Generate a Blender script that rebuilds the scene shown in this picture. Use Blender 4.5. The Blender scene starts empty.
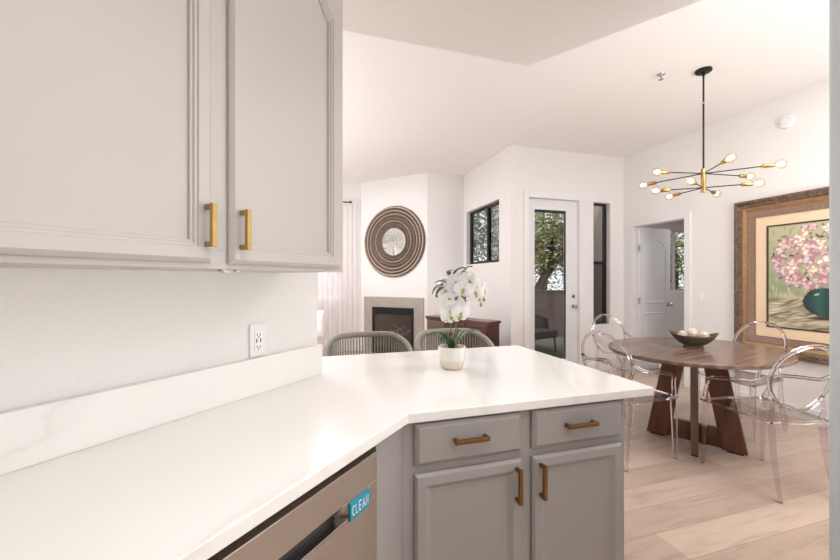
import bpy, bmesh, math, random
from mathutils import Vector, Matrix, Quaternion

random.seed(11)
S = bpy.context.scene
C = S.collection
PI = math.pi
R = math.radians

# ------------------------------------------------------------------ camera, world, light, exposure
cam_d = bpy.data.cameras.new('camera')
cam_d.sensor_width = 36.0
cam_d.lens = 375.0 / 840.0 * 36.0
cam_d.clip_start = 0.05
cam = bpy.data.objects.new('camera', cam_d)
C.objects.link(cam)
cam.location = (0, 0, 1.33)
cam.rotation_euler = (PI / 2, 0, -R(17))
S.camera = cam

w = bpy.data.worlds.new('world')
S.world = w
w.use_nodes = True
bg = w.node_tree.nodes['Background']
bg.inputs['Color'].default_value = (0.93, 0.96, 1.0, 1)
bg.inputs['Strength'].default_value = 1.3

def lamp(name, kind, loc, energy, color=(1, 1, 1), size=0.5, size_y=None, rot=(0, 0, 0), spread=None):
    d = bpy.data.lights.new(name, kind)
    d.energy = energy
    d.color = color
    if kind == 'AREA':
        d.size = size
        if size_y:
            d.shape = 'RECTANGLE'
            d.size_y = size_y
        if spread:
            d.spread = spread
    elif kind == 'SUN':
        d.angle = R(1.5)
    else:
        d.shadow_soft_size = size
    o = bpy.data.objects.new(name, d)
    C.objects.link(o)
    o.location = loc
    o.rotation_euler = rot
    return o

WARM = (0.99, 0.99, 0.985)
NEUT = (0.955, 0.982, 1.0)
lamp('sun', 'SUN', (6, 9, 6), 2.0, (1, 0.95, 0.86), rot=(R(30), R(-24), 0))
lamp('kitchen_ceiling_light', 'AREA', (1.1, -0.6, 2.70), 6, WARM, 1.3, 1.3)
lamp('counter_fill', 'AREA', (0.25, 0.30, 2.72), 4.2, WARM, 0.5, spread=R(95))  # added lamp without a fixture, brightens the countertop
lamp('kitchen_fill', 'AREA', (0.9, -2.4, 1.8), 8, (0.93, 0.975, 1.0), 2.2, 1.8, rot=(R(90), 0, 0))
lamp('dining_fill', 'AREA', (3.0, 1.0, 3.12), 32, WARM, 1.4, 1.4)  # soft fill added over the dining area; no fitting here
lamp('ceiling_bounce_fill', 'AREA', (3.2, -0.9, 1.0), 92, (0.92, 0.97, 1.0), 1.6, 1.6, rot=(R(158), 0, 0))  # unseen panel added to throw light up at the ceiling
lamp('living_ceiling_light', 'AREA', (0.3, 5.2, 3.05), 18, NEUT, 0.32)
lamp('living_fill', 'AREA', (-1.0, 4.2, 3.10), 36, NEUT, 1.6, 1.6)  # added fill for the living room, not an actual fitting
lamp('living_up_fill', 'AREA', (-2.0, 4.3, 0.6), 95, (0.93, 0.975, 1.0), 2.0, 2.0, rot=(PI, 0, 0))  # hidden upward panel, added to lift the living room ceiling
lamp('bedroom_light', 'AREA', (6.2, 3.8, 2.52), 14, NEUT, 0.8)

S.view_settings.view_transform = 'Standard'
S.view_settings.look = 'None'
S.view_settings.gamma = 1
S.view_settings.use_curve_mapping = False
S.view_settings.exposure = 0.50
S.cycles.max_bounces = 12
S.cycles.diffuse_bounces = 6
S.cycles.glossy_bounces = 6
S.cycles.transparent_max_bounces = 32
S.cycles.sample_clamp_indirect = 6
S.cycles.caustics_reflective = False
S.cycles.caustics_refractive = False

# ------------------------------------------------------------------ materials
def lin(c):
    return tuple(((v / 255) / 12.92 if v / 255 <= 0.04045 else ((v / 255 + 0.055) / 1.055) ** 2.4) for v in c)

class N:
    """small node-tree helper"""
    def __init__(self, name):
        self.m = bpy.data.materials.new(name)
        self.m.use_nodes = True
        self.t = self.m.node_tree
        self.p = self.t.nodes['Principled BSDF']
        self.out = self.t.nodes['Material Output']
    def n(self, kind, **kw):
        x = self.t.nodes.new(kind)
        for k, v in kw.items():
            if k in x.inputs:
                x.inputs[k].default_value = v
            else:
                setattr(x, k, v)
        return x
    def l(self, a, b):
        self.t.links.new(a, b)
    def coords(self, scale=(1, 1, 1), rot=(0, 0, 0)):
        tc = self.n('ShaderNodeTexCoord')
        mp = self.n('ShaderNodeMapping')
        mp.inputs['Scale'].default_value = scale
        mp.inputs['Rotation'].default_value = rot
        self.l(tc.outputs['Object'], mp.inputs['Vector'])
        return mp.outputs['Vector']
    def ramp(self, fac, stops):
        r = self.n('ShaderNodeValToRGB')
        e = r.color_ramp.elements
        while len(e) < len(stops):
            e.new(0.5)
        for i, (p, c) in enumerate(stops):
            e[i].position = p
            e[i].color = (*c, 1)
        self.l(fac, r.inputs['Fac'])
        return r.outputs['Color']
    def bump(self, h, strength=0.2, dist=0.01):
        b = self.n('ShaderNodeBump')
        b.inputs['Strength'].default_value = strength
        b.inputs['Distance'].default_value = dist
        self.l(h, b.inputs['Height'])
        self.l(b.outputs['Normal'], self.p.inputs['Normal'])

def plain(name, c, rough=0.5, metal=0.0, coat=0.0, spec=None, noise=0.0, nscale=6.0, sheen=0.0, bump=0.0, bscale=60, emit=None, es=0):
    x = N(name)
    x.p.inputs['Base Color'].default_value = (*lin(c), 1)
    x.p.inputs['Roughness'].default_value = rough
    x.p.inputs['Metallic'].default_value = metal
    x.p.inputs['Coat Weight'].default_value = coat
    if spec is not None:
        x.p.inputs['Specular IOR Level'].default_value = spec
    if sheen:
        x.p.inputs['Sheen Weight'].default_value = sheen
    if emit:
        x.p.inputs['Emission Color'].default_value = (*lin(emit), 1)
        x.p.inputs['Emission Strength'].default_value = es
    if noise:
        v = x.coords()
        t = x.n('ShaderNodeTexNoise', Scale=nscale, Detail=4.0)
        x.l(v, t.inputs['Vector'])
        a = tuple(max(0, u * (1 - noise)) for u in lin(c))
        b = tuple(min(1, u * (1 + noise)) for u in lin(c))
        x.l(x.ramp(t.outputs['Fac'], [(0.3, a), (0.7, b)]), x.p.inputs['Base Color'])
    if bump:
        v = x.coords()
        t = x.n('ShaderNodeTexNoise', Scale=bscale, Detail=3.0)
        x.l(v, t.inputs['Vector'])
        x.bump(t.outputs['Fac'], bump, 0.01)
    return x.m

def clear(name, tint, edge, gloss=0.04, rough=0.0, ior=1.45):
    """thin clear sheet: light passes, edges absorb more, fresnel gloss on top"""
    x = N(name)
    x.t.nodes.remove(x.p)
    tr = x.n('ShaderNodeBsdfTransparent')
    lw = x.n('ShaderNodeLayerWeight', Blend=0.35)
    rc = x.ramp(lw.outputs['Facing'], [(0.0, lin(tint)), (0.6, lin(tint)), (1.0, lin(edge))])
    x.l(rc, tr.inputs['Color'])
    gl = x.n('ShaderNodeBsdfGlossy', Roughness=rough)
    lf = x.n('ShaderNodeLayerWeight', Blend=0.5)
    pw = x.n('ShaderNodeMath', operation='POWER')
    x.l(lf.outputs['Facing'], pw.inputs[0]); pw.inputs[1].default_value = 4.0
    f0 = ((ior - 1) / (ior + 1)) ** 2
    fr = x.n('ShaderNodeMath', operation='MULTIPLY_ADD')
    x.l(pw.outputs[0], fr.inputs[0]); fr.inputs[1].default_value = 0.75; fr.inputs[2].default_value = f0
    mx = x.n('ShaderNodeMixShader')
    x.l(fr.outputs[0], mx.inputs['Fac'])
    x.l(tr.outputs['BSDF'], mx.inputs[1])
    x.l(gl.outputs['BSDF'], mx.inputs[2])
    x.l(mx.outputs['Shader'], x.out.inputs['Surface'])
    return x.m

def solid_acrylic(name, c):
    x = N(name)
    x.p.inputs['Base Color'].default_value = (*lin(c), 1)
    x.p.inputs['Roughness'].default_value = 0.0
    x.p.inputs['IOR'].default_value = 1.40
    x.p.inputs['Transmission Weight'].default_value = 1.0
    return x.m

def wood(name, dark, light, scale=(1, 14, 14), rough=0.4, mirror=False, grain=5.0, rot=(0, 0, 0)):
    x = N(name)
    v = x.coords(scale, rot)
    if mirror:                       # two veneer leaves meeting in a seam
        tc = x.n('ShaderNodeTexCoord')
        sx = x.n('ShaderNodeSeparateXYZ')
        x.l(tc.outputs['Object'], sx.inputs[0])
        ab = x.n('ShaderNodeMath', operation='ABSOLUTE')
        x.l(sx.outputs['X'], ab.inputs[0])
        cb = x.n('ShaderNodeCombineXYZ')
        x.l(ab.outputs[0], cb.inputs['X']); x.l(sx.outputs['Y'], cb.inputs['Y']); x.l(sx.outputs['Z'], cb.inputs['Z'])
        mp = x.n('ShaderNodeMapping')
        mp.inputs['Scale'].default_value = scale
        mp.inputs['Rotation'].default_value = rot
        x.l(cb.outputs[0], mp.inputs['Vector'])
        v = mp.outputs['Vector']
    t = x.n('ShaderNodeTexNoise', Scale=1.6, Detail=9.0, Roughness=0.62, Distortion=0.5)
    x.l(v, t.inputs['Vector'])
    mid = tuple((a + b) / 2 for a, b in zip(lin(dark), lin(light)))
    x.l(x.ramp(t.outputs['Fac'], [(0.30, lin(dark)), (0.52, mid), (0.72, lin(light))]), x.p.inputs['Base Color'])
    x.p.inputs['Roughness'].default_value = rough
    x.bump(t.outputs['Fac'], 0.06, 0.004)
    return x.m

def floor_mat():
    x = N('oak_planks')
    v = x.coords()
    br = x.n('ShaderNodeTexBrick', offset=0.37, offset_frequency=2)
    br.inputs['Scale'].default_value = 1.0
    br.inputs['Brick Width'].default_value = 1.75
    br.inputs['Row Height'].default_value = 0.19
    br.inputs['Mortar Size'].default_value = 0.0016
    br.inputs['Mortar Smooth'].default_value = 0.2
    br.inputs['Color1'].default_value = (0, 0, 0, 1)
    br.inputs['Color2'].default_value = (1, 1, 1, 1)
    br.inputs['Mortar'].default_value = (0.5, 0.5, 0.5, 1)
    x.l(v, br.inputs['Vector'])
    tone = x.ramp(br.outputs['Color'], [(0.0, lin((174, 152, 136))), (0.5, lin((189, 167, 151))), (1.0, lin((203, 181, 164)))])
    mp = x.n('ShaderNodeMapping')
    mp.inputs['Scale'].default_value = (1.2, 9, 1)
    x.l(v, mp.inputs['Vector'])
    g = x.n('ShaderNodeTexNoise', Scale=2.2, Detail=8.0, Roughness=0.62, Distortion=0.8)
    x.l(mp.outputs['Vector'], g.inputs['Vector'])
    gr = x.ramp(g.outputs['Fac'], [(0.28, (0.80, 0.77, 0.75)), (0.5, (1, 1, 1)), (0.75, (1.06, 1.05, 1.04))])
    mx = x.n('ShaderNodeMixRGB', blend_type='MULTIPLY')
    mx.inputs['Fac'].default_value = 1
    x.l(tone, mx.inputs[1]); x.l(gr, mx.inputs[2])
    # knots
    vm = x.n('ShaderNodeMapping')
    vm.inputs['Scale'].default_value = (0.9, 2.3, 1)
    x.l(v, vm.inputs['Vector'])
    vo = x.n('ShaderNodeTexVoronoi', Scale=1.5)
    x.l(vm.outputs['Vector'], vo.inputs['Vector'])
    kn = x.ramp(vo.outputs['Distance'], [(0.0, (0.45, 0.40, 0.36)), (0.05, (0.75, 0.72, 0.70)), (0.13, (1, 1, 1))])
    m2 = x.n('ShaderNodeMixRGB', blend_type='MULTIPLY')
    m2.inputs['Fac'].default_value = 0.55
    x.l(mx.outputs[0], m2.inputs[1]); x.l(kn, m2.inputs[2])
    m3 = x.n('ShaderNodeMixRGB', blend_type='MIX')
    x.l(br.outputs['Fac'], m3.inputs['Fac'])
    x.l(m2.outputs[0], m3.inputs[1])
    m3.inputs[2].default_value = (*lin((150, 128, 112)), 1)
    x.l(m3.outputs[0], x.p.inputs['Base Color'])
    x.p.inputs['Roughness'].default_value = 0.34
    x.bump(g.outputs['Fac'], 0.05, 0.004)
    return x.m

def quartz_mat():
    x = N('white_veined_quartz')
    v = x.coords((1, 1, 1), (0, 0, R(-52)))
    mp = x.n('ShaderNodeMapping')
    mp.inputs['Scale'].default_value = (0.55, 1.5, 1)
    x.l(v, mp.inputs['Vector'])
    t = x.n('ShaderNodeTexNoise', Scale=0.8, Detail=8.0, Roughness=0.5, Distortion=0.7)
    x.l(mp.outputs['Vector'], t.inputs['Vector'])
    base = lin((239, 237, 234))
    vein = lin((228, 225, 221))
    soft = lin((235, 233, 230))
    col = x.ramp(t.outputs['Fac'], [(0.44, base), (0.484, soft), (0.493, vein), (0.499, soft), (0.53, base)])
    x.l(col, x.p.inputs['Base Color'])
    x.p.inputs['Roughness'].default_value = 0.13
    x.p.inputs['Specular IOR Level'].default_value = 0.5
    return x.m

def leaf_mat(name, stops, rough=0.6):
    x = N(name)
    v = x.coords()
    t = x.n('ShaderNodeTexNoise', Scale=2.3, Detail=6.0, Roughness=0.75)
    x.l(v, t.inputs['Vector'])
    x.l(x.ramp(t.outputs['Fac'], [(p, lin(c)) for p, c in stops]), x.p.inputs['Base Color'])
    x.p.inputs['Roughness'].default_value = rough
    return x.m

def attr_mat(name, rough=0.55):
    x = N(name)
    a = x.n('ShaderNodeVertexColor', layer_name='Col')
    x.l(a.outputs['Color'], x.p.inputs['Base Color'])
    v = x.coords()
    t = x.n('ShaderNodeTexNoise', Scale=45, Detail=3.0)
    x.l(v, t.inputs['Vector'])
    x.bump(t.outputs['Fac'], 0.25, 0.004)
    x.p.inputs['Roughness'].default_value = rough
    return x.m

def emis(name, c, s):
    x = N(name)
    x.t.nodes.remove(x.p)
    e = x.n('ShaderNodeEmission', Strength=s)
    e.inputs['Color'].default_value = (*lin(c), 1)
    x.l(e.outputs[0], x.out.inputs['Surface'])
    return x.m

def sheer_mat():
    x = N('sheer_white_fabric')
    x.t.nodes.remove(x.p)
    d = x.n('ShaderNodeBsdfDiffuse'); d.inputs['Color'].default_value = (*lin((244, 238, 238)), 1)
    tl = x.n('ShaderNodeBsdfTranslucent'); tl.inputs['Color'].default_value = (*lin((244, 238, 238)), 1)
    tr = x.n('ShaderNodeBsdfTransparent')
    m1 = x.n('ShaderNodeMixShader', Fac=0.5)
    x.l(d.outputs[0], m1.inputs[1]); x.l(tl.outputs[0], m1.inputs[2])
    m2 = x.n('ShaderNodeMixShader', Fac=0.25)
    x.l(m1.outputs[0], m2.inputs[1]); x.l(tr.outputs[0], m2.inputs[2])
    x.l(m2.outputs[0], x.out.inputs['Surface'])
    return x.m

MT = dict(
    wall=plain('white_wall_paint', (233, 230, 228), 0.85, bump=0.05, bscale=90),
    kwall=plain('kitchen_wall_paint', (232, 230, 227), 0.8, bump=0.22, bscale=70),
    ceil=plain('ceiling_paint', (234, 229, 227), 0.9, bump=0.05, bscale=60),
    kceil=plain('shaded_ceiling_paint', (226, 220, 217), 0.9, bump=0.35, bscale=45),  # greyer than the main ceiling: the kitchen's weaker light put into the colour
    trim=plain('white_trim_paint', (231, 229, 229), 0.45),
    door=plain('white_door_paint', (224, 224, 226), 0.45),
    colpaint=plain('pale_blue_white_paint', (206, 213, 216), 0.5),
    floor=floor_mat(),
    quartz=quartz_mat(),
    upper=plain('warm_grey_cabinet_paint', (189, 183, 178), 0.42, noise=0.012, nscale=3),
    lower=plain('grey_cabinet_paint', (156, 151, 148), 0.42, noise=0.015, nscale=3),
    brass=plain('brushed_brass', (182, 152, 98), 0.36, 1.0, noise=0.08, nscale=40),
    bronze=plain('aged_brass', (138, 104, 66), 0.38, 1.0, noise=0.1, nscale=40),
    steel=plain('bronze_stainless_steel', (186, 174, 164), 0.36, 0.85, noise=0.05, nscale=3),
    steeld=plain('dark_recess_metal', (52, 50, 50), 0.4, 0.6),
    chrome=plain('satin_nickel', (190, 188, 186), 0.25, 1.0),
    black=plain('black_metal', (26, 25, 25), 0.45, 0.3),
    blackgap=plain('black_rubber', (12, 11, 11), 0.7),
    frameblk=plain('black_window_frame', (24, 24, 26), 0.45),
    plastic=plain('white_plastic', (236, 234, 232), 0.35),
    plasticg=plain('socket_white_plastic', (246, 245, 243), 0.3),
    slot=plain('dark_slot', (60, 58, 56), 0.5),
    teal=plain('teal_card', (30, 142, 168), 0.35),
    lettering=plain('white_lettering', (232, 240, 240), 0.5),
    walnut=wood('walnut_veneer', (72, 53, 45), (146, 117, 101), (1.2, 14, 14), 0.24, True, rot=(0, 0, R(18))),
    walnutleg=wood('walnut_leg', (56, 31, 22), (124, 76, 55), (9, 9, 1.2), 0.34),
    walnutpost=wood('walnut_post', (96, 68, 56), (134, 102, 88), (9, 9, 1.2), 0.36),
    mahog=wood('mahogany', (46, 22, 18), (94, 50, 40), (2, 2, 10), 0.28),
    mahogend=wood('mahogany_light', (84, 62, 54), (122, 98, 88), (2, 2, 8), 0.4),
    acrylic=clear('clear_acrylic', (252, 251, 251), (206, 202, 204), ior=1.42),
    acrylicedge=solid_acrylic('clear_acrylic_edge', (238, 232, 237)),
    glass=clear('window_glass', (232, 232, 232), (200, 202, 202), ior=1.4),
    screen=clear('screened_glass', (200, 198, 196), (180, 180, 178), ior=1.3),
    bulb=clear('bulb_glass', (255, 248, 236), (236, 214, 180), ior=1.3),
    glow=emis('bulb_filament', (255, 226, 176), 26),
    rope=plain('grey_rope', (158, 154, 146), 0.85, noise=0.12, nscale=80, bump=0.3, bscale=160),
    cushion=plain('grey_cushion', (160, 156, 150), 0.95, noise=0.05, nscale=30),
    stone=plain('grey_stone_tile', (168, 158, 150), 0.5, noise=0.07, nscale=7),
    log=plain('pale_ceramic_log', (190, 180, 170), 0.9, noise=0.3, nscale=12),
    fireglass=clear('fireplace_glass', (226, 224, 222), (200, 198, 196), ior=1.5),
    firein=plain('firebox_lining', (118, 110, 104), 0.8, noise=0.15, nscale=6),
    rattan=plain('woven_brown_rattan', (116, 97, 86), 0.6, noise=0.55, nscale=60, bump=0.6, bscale=120),
    shell=plain('pale_shell_disc', (206, 190, 172), 0.25, 0.1),
    mirror=plain('mirror_glass', (236, 234, 228), 0.02, 1.0),
    glaze=plain('white_glaze', (236, 234, 226), 0.18, coat=0.5),
    sand=plain('sandy_bare_clay', (222, 212, 196), 0.6, noise=0.05, nscale=60),
    soil=plain('grey_moss', (120, 112, 96), 0.95, noise=0.3, nscale=60),
    orchleaf=plain('orchid_leaf_green', (58, 92, 52), 0.35, noise=0.2, nscale=14),
    orchleafd=plain('olive_orchid_leaf', (92, 106, 74), 0.45, noise=0.2, nscale=20),
    stem=plain('green_brown_stem', (112, 110, 66), 0.55, noise=0.2, nscale=30),
    petal=plain('white_petal', (248, 247, 248), 0.55, spec=0.3),
    lip=plain('yellow_green_lip', (176, 172, 88), 0.5),
    bud=plain('lime_bud', (150, 164, 72), 0.45),
    bowl=plain('hammered_dark_bronze', (92, 80, 66), 0.45, 0.45, noise=0.45, nscale=70, bump=1.0, bscale=110),
    ball=plain('cream_twine', (214, 200, 182), 0.85, noise=0.1, nscale=60),
    frame_c=plain('carved_bronze_wood', (112, 88, 70), 0.5, 0.25, noise=0.5, nscale=40, bump=0.6, bscale=60),
    frame_g=plain('antique_gold', (168, 132, 92), 0.42, 0.45, noise=0.15, nscale=20),
    frame_b=plain('brown_burl', (134, 104, 86), 0.4, noise=0.25, nscale=60),
    linen=plain('peach_linen_mat', (230, 204, 172), 0.9, noise=0.04, nscale=150),
    fillet=plain('dark_fillet', (58, 46, 38), 0.5),
    paint=attr_mat('oil_paint'),
    stucco=plain('beige_stucco', (104, 92, 84), 0.95, noise=0.05, nscale=20, bump=0.3, bscale=40),
    stuccol=plain('pale_stucco', (176, 164, 154), 0.95, noise=0.05, nscale=20),
    patiofl=plain('concrete', (96, 92, 86), 0.9, noise=0.06, nscale=8),
    turf=plain('short_green_turf', (66, 82, 48), 0.95, noise=0.35, nscale=60),
    bark=plain('dark_bark', (70, 58, 48), 0.95, noise=0.3, nscale=12, bump=0.5, bscale=25),
    leaf=leaf_mat('tree_leaves', [(0.25, (44, 60, 34)), (0.42, (86, 104, 58)), (0.55, (150, 150, 84)), (0.72, (214, 200, 128))]),
    leafb=leaf_mat('silvery_tree_leaves', [(0.25, (50, 66, 50)), (0.5, (104, 120, 96)), (0.75, (168, 178, 156))]),
    wicker=plain('dark_wicker', (52, 46, 44), 0.8, noise=0.2, nscale=60),
    sheer=sheer_mat(),
    shutter=plain('white_shutter', (240, 236, 234), 0.5),
    linenw=plain('white_linen', (240, 234, 234), 0.9, noise=0.03, nscale=30),
    sofa=plain('pale_sofa_fabric', (206, 198, 194), 0.95, noise=0.05, nscale=40),
    sofaleg=plain('dark_sofa_leg', (60, 46, 40), 0.5),
)

# ------------------------------------------------------------------ mesh builder
class MB:
    def __init__(self):
        self.v, self.f = [], []
    def add(self, verts, faces):
        b = len(self.v)
        self.v += [tuple(p) for p in verts]
        self.f += [tuple(i + b for i in f) for f in faces]
        return self
    def box(self, x0, x1, y0, y1, z0, z1):
        v = [(x, y, z) for z in (z0, z1) for y in (y0, y1) for x in (x0, x1)]
        return self.add(v, [(0, 2, 3, 1), (4, 5, 7, 6), (0, 1, 5, 4), (2, 6, 7, 3), (0, 4, 6, 2), (1, 3, 7, 5)])
    def hexa(self, lo, hi):
        """8-corner solid: lo = 4 points, hi = 4 points in the same order"""
        return self.add(list(lo) + list(hi), [(3, 2, 1, 0), (4, 5, 6, 7), (0, 1, 5, 4), (1, 2, 6, 5), (2, 3, 7, 6), (3, 0, 4, 7)])
    def prism(self, poly, z0, z1):
        n = len(poly)
        v = [(x, y, z0) for x, y in poly] + [(x, y, z1) for x, y in poly]
        f = [tuple(range(n - 1, -1, -1)), tuple(range(n, 2 * n))]
        f += [(i, (i + 1) % n, n + (i + 1) % n, n + i) for i in range(n)]
        return self.add(v, f)
    def lathe(self, prof, n=32, c=(0, 0, 0), axis='z', arc=None, sx=1, sy=1):
        v, f = [], []
        m = len(prof)
        for i in range(n):
            a = 2 * PI * i / n
            for r, z in prof:
                if axis == 'z':
                    v.append((c[0] + r * math.cos(a) * sx, c[1] + r * math.sin(a) * sy, c[2] + z))
                else:            # axis = -y (a disc on a wall)
                    v.append((c[0] + r * math.cos(a) * sx, c[1] - z, c[2] + r * math.sin(a) * sy))
        for i in range(n):
            j = (i + 1) % n
            for k in range(m - 1):
                f.append((i * m + k, j * m + k, j * m + k + 1, i * m + k + 1))
        if prof[0][0] > 1e-6:
            f.append(tuple(i * m for i in range(n))[::-1])
        if prof[-1][0] > 1e-6:
            f.append(tuple(i * m + m - 1 for i in range(n)))
        return self.add(v, f)
    def tube(self, pts, r, n=8, closed=False, flat=1.0, up=None):
        pts = [Vector(p) for p in pts]
        k = len(pts)
        rs = r if isinstance(r, (list, tuple)) else [r] * k
        v, f = [], []
        nrm = None
        for i, p in enumerate(pts):
            if closed:
                t = pts[(i + 1) % k] - pts[i - 1]
            else:
                t = pts[min(i + 1, k - 1)] - pts[max(i - 1, 0)]
            t.normalize()
            if up is not None:
                nn = Vector(up)
            elif nrm is None:
                nn = Vector((0, 0, 1)) if abs(t.z) < 0.9 else Vector((1, 0, 0))
            else:
                nn = nrm
            nn = (nn - t * nn.dot(t))
            if nn.length < 1e-5:
                nn = t.orthogonal()
            nn.normalize()
            nrm = nn
            b = t.cross(nn)
            for j in range(n):
                a = 2 * PI * (j + 0.5) / n
                v.append(p + nn * (math.cos(a) * rs[i]) + b * (math.sin(a) * rs[i] * flat))
        for i in range(k if closed else k - 1):
            i2 = (i + 1) % k
            for j in range(n):
                j2 = (j + 1) % n
                f.append((i * n + j, i * n + j2, i2 * n + j2, i2 * n + j))
        if not closed:
            f.append(tuple(range(n))[::-1])
            f.append(tuple((k - 1) * n + j for j in range(n)))
        return self.add(v, f)
    def ball(self, c, r, n=12, m=8, s=(1, 1, 1)):
        prof = [(max(0.0, r * math.sin(PI * k / m)), -r * math.cos(PI * k / m)) for k in range(m + 1)]
        v, f = [], []
        b = []
        v.append((c[0], c[1], c[2] - r * s[2]))
        for k in range(1, m):
            for i in range(n):
                a = 2 * PI * i / n
                v.append((c[0] + prof[k][0] * math.cos(a) * s[0], c[1] + prof[k][0] * math.sin(a) * s[1], c[2] + prof[k][1] * s[2]))
        v.append((c[0], c[1], c[2] + r * s[2]))
        for i in range(n):
            j = (i + 1) % n
            f.append((0, 1 + j, 1 + i))
            for k in range(m - 2):
                f.append((1 + k * n + i, 1 + k * n + j, 1 + (k + 1) * n + j, 1 + (k + 1) * n + i))
            f.append((1 + (m - 2) * n + i, 1 + (m - 2) * n + j, len(v) - 1))
        return self.add(v, f)
    def sheet(self, fn, nu, nv, close_u=False):
        """grid surface fn(u,v) with u,v in 0..1"""
        v, f = [], []
        for i in range(nu + (0 if close_u else 1)):
            for j in range(nv + 1):
                v.append(fn(i / nu, j / nv))
        cu = nu if close_u else nu + 1
        for i in range(nu):
            i2 = (i + 1) % cu
            for j in range(nv):
                f.append((i * (nv + 1) + j, i2 * (nv + 1) + j, i2 * (nv + 1) + j + 1, i * (nv + 1) + j + 1))
        return self.add(v, f)
    def xf(self, M):
        self.v = [tuple(M @ Vector(p)) for p in self.v]
        return self
    def build(self, name, mat, parent=None, smooth=True, bevel=0.0, seg=2, solid=0.0, angle=35, label=None, subd=0):
        me = bpy.data.meshes.new(name)
        me.from_pydata(self.v, [], self.f)
        bm = bmesh.new(); bm.from_mesh(me)
        bmesh.ops.recalc_face_normals(bm, faces=bm.faces)
        bm.to_mesh(me); bm.free()
        me.materials.append(MT[mat] if isinstance(mat, str) else mat)
        if smooth:
            for p in me.polygons:
                p.use_smooth = True
            me.set_sharp_from_angle(angle=R(angle))
        o = bpy.data.objects.new(name, me)
        C.objects.link(o)
        if parent is not None:
            o.parent = parent
        if solid:
            md = o.modifiers.new('solid', 'SOLIDIFY'); md.thickness = solid; md.offset = 0
        if bevel:
            md = o.modifiers.new('bevel', 'BEVEL'); md.width = bevel; md.segments = seg; md.limit_method = 'ANGLE'; md.angle_limit = R(40)
        if subd:
            md = o.modifiers.new('subd', 'SUBSURF'); md.levels = subd; md.render_levels = subd
        if label:
            o['label'] = label
        return o

def thing(name, label, cat, loc=(0, 0, 0), rz=0.0, group=None):
    o = bpy.data.objects.new(name, None)
    o.empty_display_size = 0.1
    C.objects.link(o)
    o.location = loc
    o.rotation_euler = (0, 0, rz)
    o['label'] = label
    o['category'] = cat
    if group:
        o['group'] = group
    return o

def tag(o, label, cat, group=None):
    o['label'] = label; o['category'] = cat
    if group: o['group'] = group
    return o

def struct(o, label=None):
    o['kind'] = 'structure'
    if label: o['label'] = label
    return o

def sempty(name, loc, rz=0.0, label=None):
    o = bpy.data.objects.new(name, None); o.empty_display_size = 0.1
    C.objects.link(o); o.location = loc; o.rotation_euler = (0, 0, rz)
    return struct(o, label)

def dup(root, loc, rz, label, name=None):
    r = root.copy(); C.objects.link(r)
    r.location = loc; r.rotation_euler = (0, 0, rz); r['label'] = label
    for ch in list(root.children):
        c = ch.copy(); C.objects.link(c); c.parent = r
        for g in list(ch.children):
            d = g.copy(); C.objects.link(d); d.parent = c
    return r

Q = math.sqrt(0.5)
def K(xl, yl, z=0.0):
    """kitchen wall frame (45 degrees) to world"""
    return ((xl - yl) * Q, (xl + yl) * Q, z)
K45 = PI / 4

def holed(m, a0, a1, z0, z1, t0, t1, holes, axis):
    """wall along axis 'x' or 'y' with rectangular holes (a, b, zlo, zhi)"""
    def bx(p, q, lo, hi):
        if q - p < 1e-4 or hi - lo < 1e-4: return
        if axis == 'x': m.box(p, q, t0, t1, lo, hi)
        else: m.box(t0, t1, p, q, lo, hi)
    cur = a0
    for (p, q, lo, hi) in sorted(holes):
        bx(cur, p, z0, z1)
        bx(p, q, z0, lo)
        bx(p, q, hi, z1)
        cur = q
    bx(cur, a1, z0, z1)
    return m

# ------------------------------------------------------------------ room shell
HC = 3.15
struct(MB().prism([(-4.2, -3.5), (7.9, -3.5), (7.9, 5.6), (4.62, 5.6), (4.62, 4.53), (2.70, 4.53), (2.70, 7.2), (-4.2, 7.2)], -0.08, 0).build('floor', 'floor', smooth=False))
struct(MB().prism([(-4.2, -3.5), (4.67, -3.5), (4.67, 4.59), (2.767, 4.59), (2.767, 7.2), (-4.2, 7.2)], HC, HC + 0.1).build('ceiling', 'ceil', smooth=False))
kx, ky = 1.40, 2.154
kpoly = [(-4.2, -3.5), (5.10 - 0.6, -3.5), (kx + 0.55 * 5.2 , ky - 0.835 * 5.2), (kx, ky), (-4.2, ky)]
kpoly = [(-4.2, -3.5), (kx + 0.56 / 0.83 * (ky + 3.5), -3.5), (kx, ky), (-4.2, ky)]
struct(MB().prism(kpoly, 2.74, HC).build('ceiling_kitchen', 'kceil', smooth=False))
# kitchen wall at 45 degrees
def kprism(m, x0, x1, y0, y1, z0, z1):
    return m.prism([K(x0, y0)[:2], K(x1, y0)[:2], K(x1, y1)[:2], K(x0, y1)[:2]], z0, z1)
struct(kprism(MB(), -2.3, 1.262, 1.19, 1.31, 0, 2.74).build('wall_left', 'kwall', smooth=False))

# back wall with glass door and narrow window
DX0, DX1, DZ = 2.90, 3.755, 2.475
SX0, SX1, SZ0, SZ1 = 4.00, 4.30, 0.68, 2.463
struct(holed(MB(), 2.647, 4.55, 0, HC, 4.47, 4.59, [(DX0, DX1, 0, DZ), (SX0, SX1, SZ0, SZ1)], 'x').build('wall_back', 'wall', smooth=False))
# right wall with bedroom doorway
BY0, BY1, BZ = 3.505, 4.30, 2.115
struct(holed(MB(), -3.5, 4.59, 0, HC, 4.55, 4.67, [(BY0, BY1, 0, BZ)], 'y').build('wall_right', 'wall', smooth=False))
# window wall of the living room
WY0, WY1, WZ0, WZ1 = 4.79, 5.93, 1.59, 2.49
struct(holed(MB(), 4.59, 6.05, 0, HC, 2.647, 2.767, [(WY0, WY1, WZ0, WZ1)], 'y').build('wall_side', 'wall', smooth=False))
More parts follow.
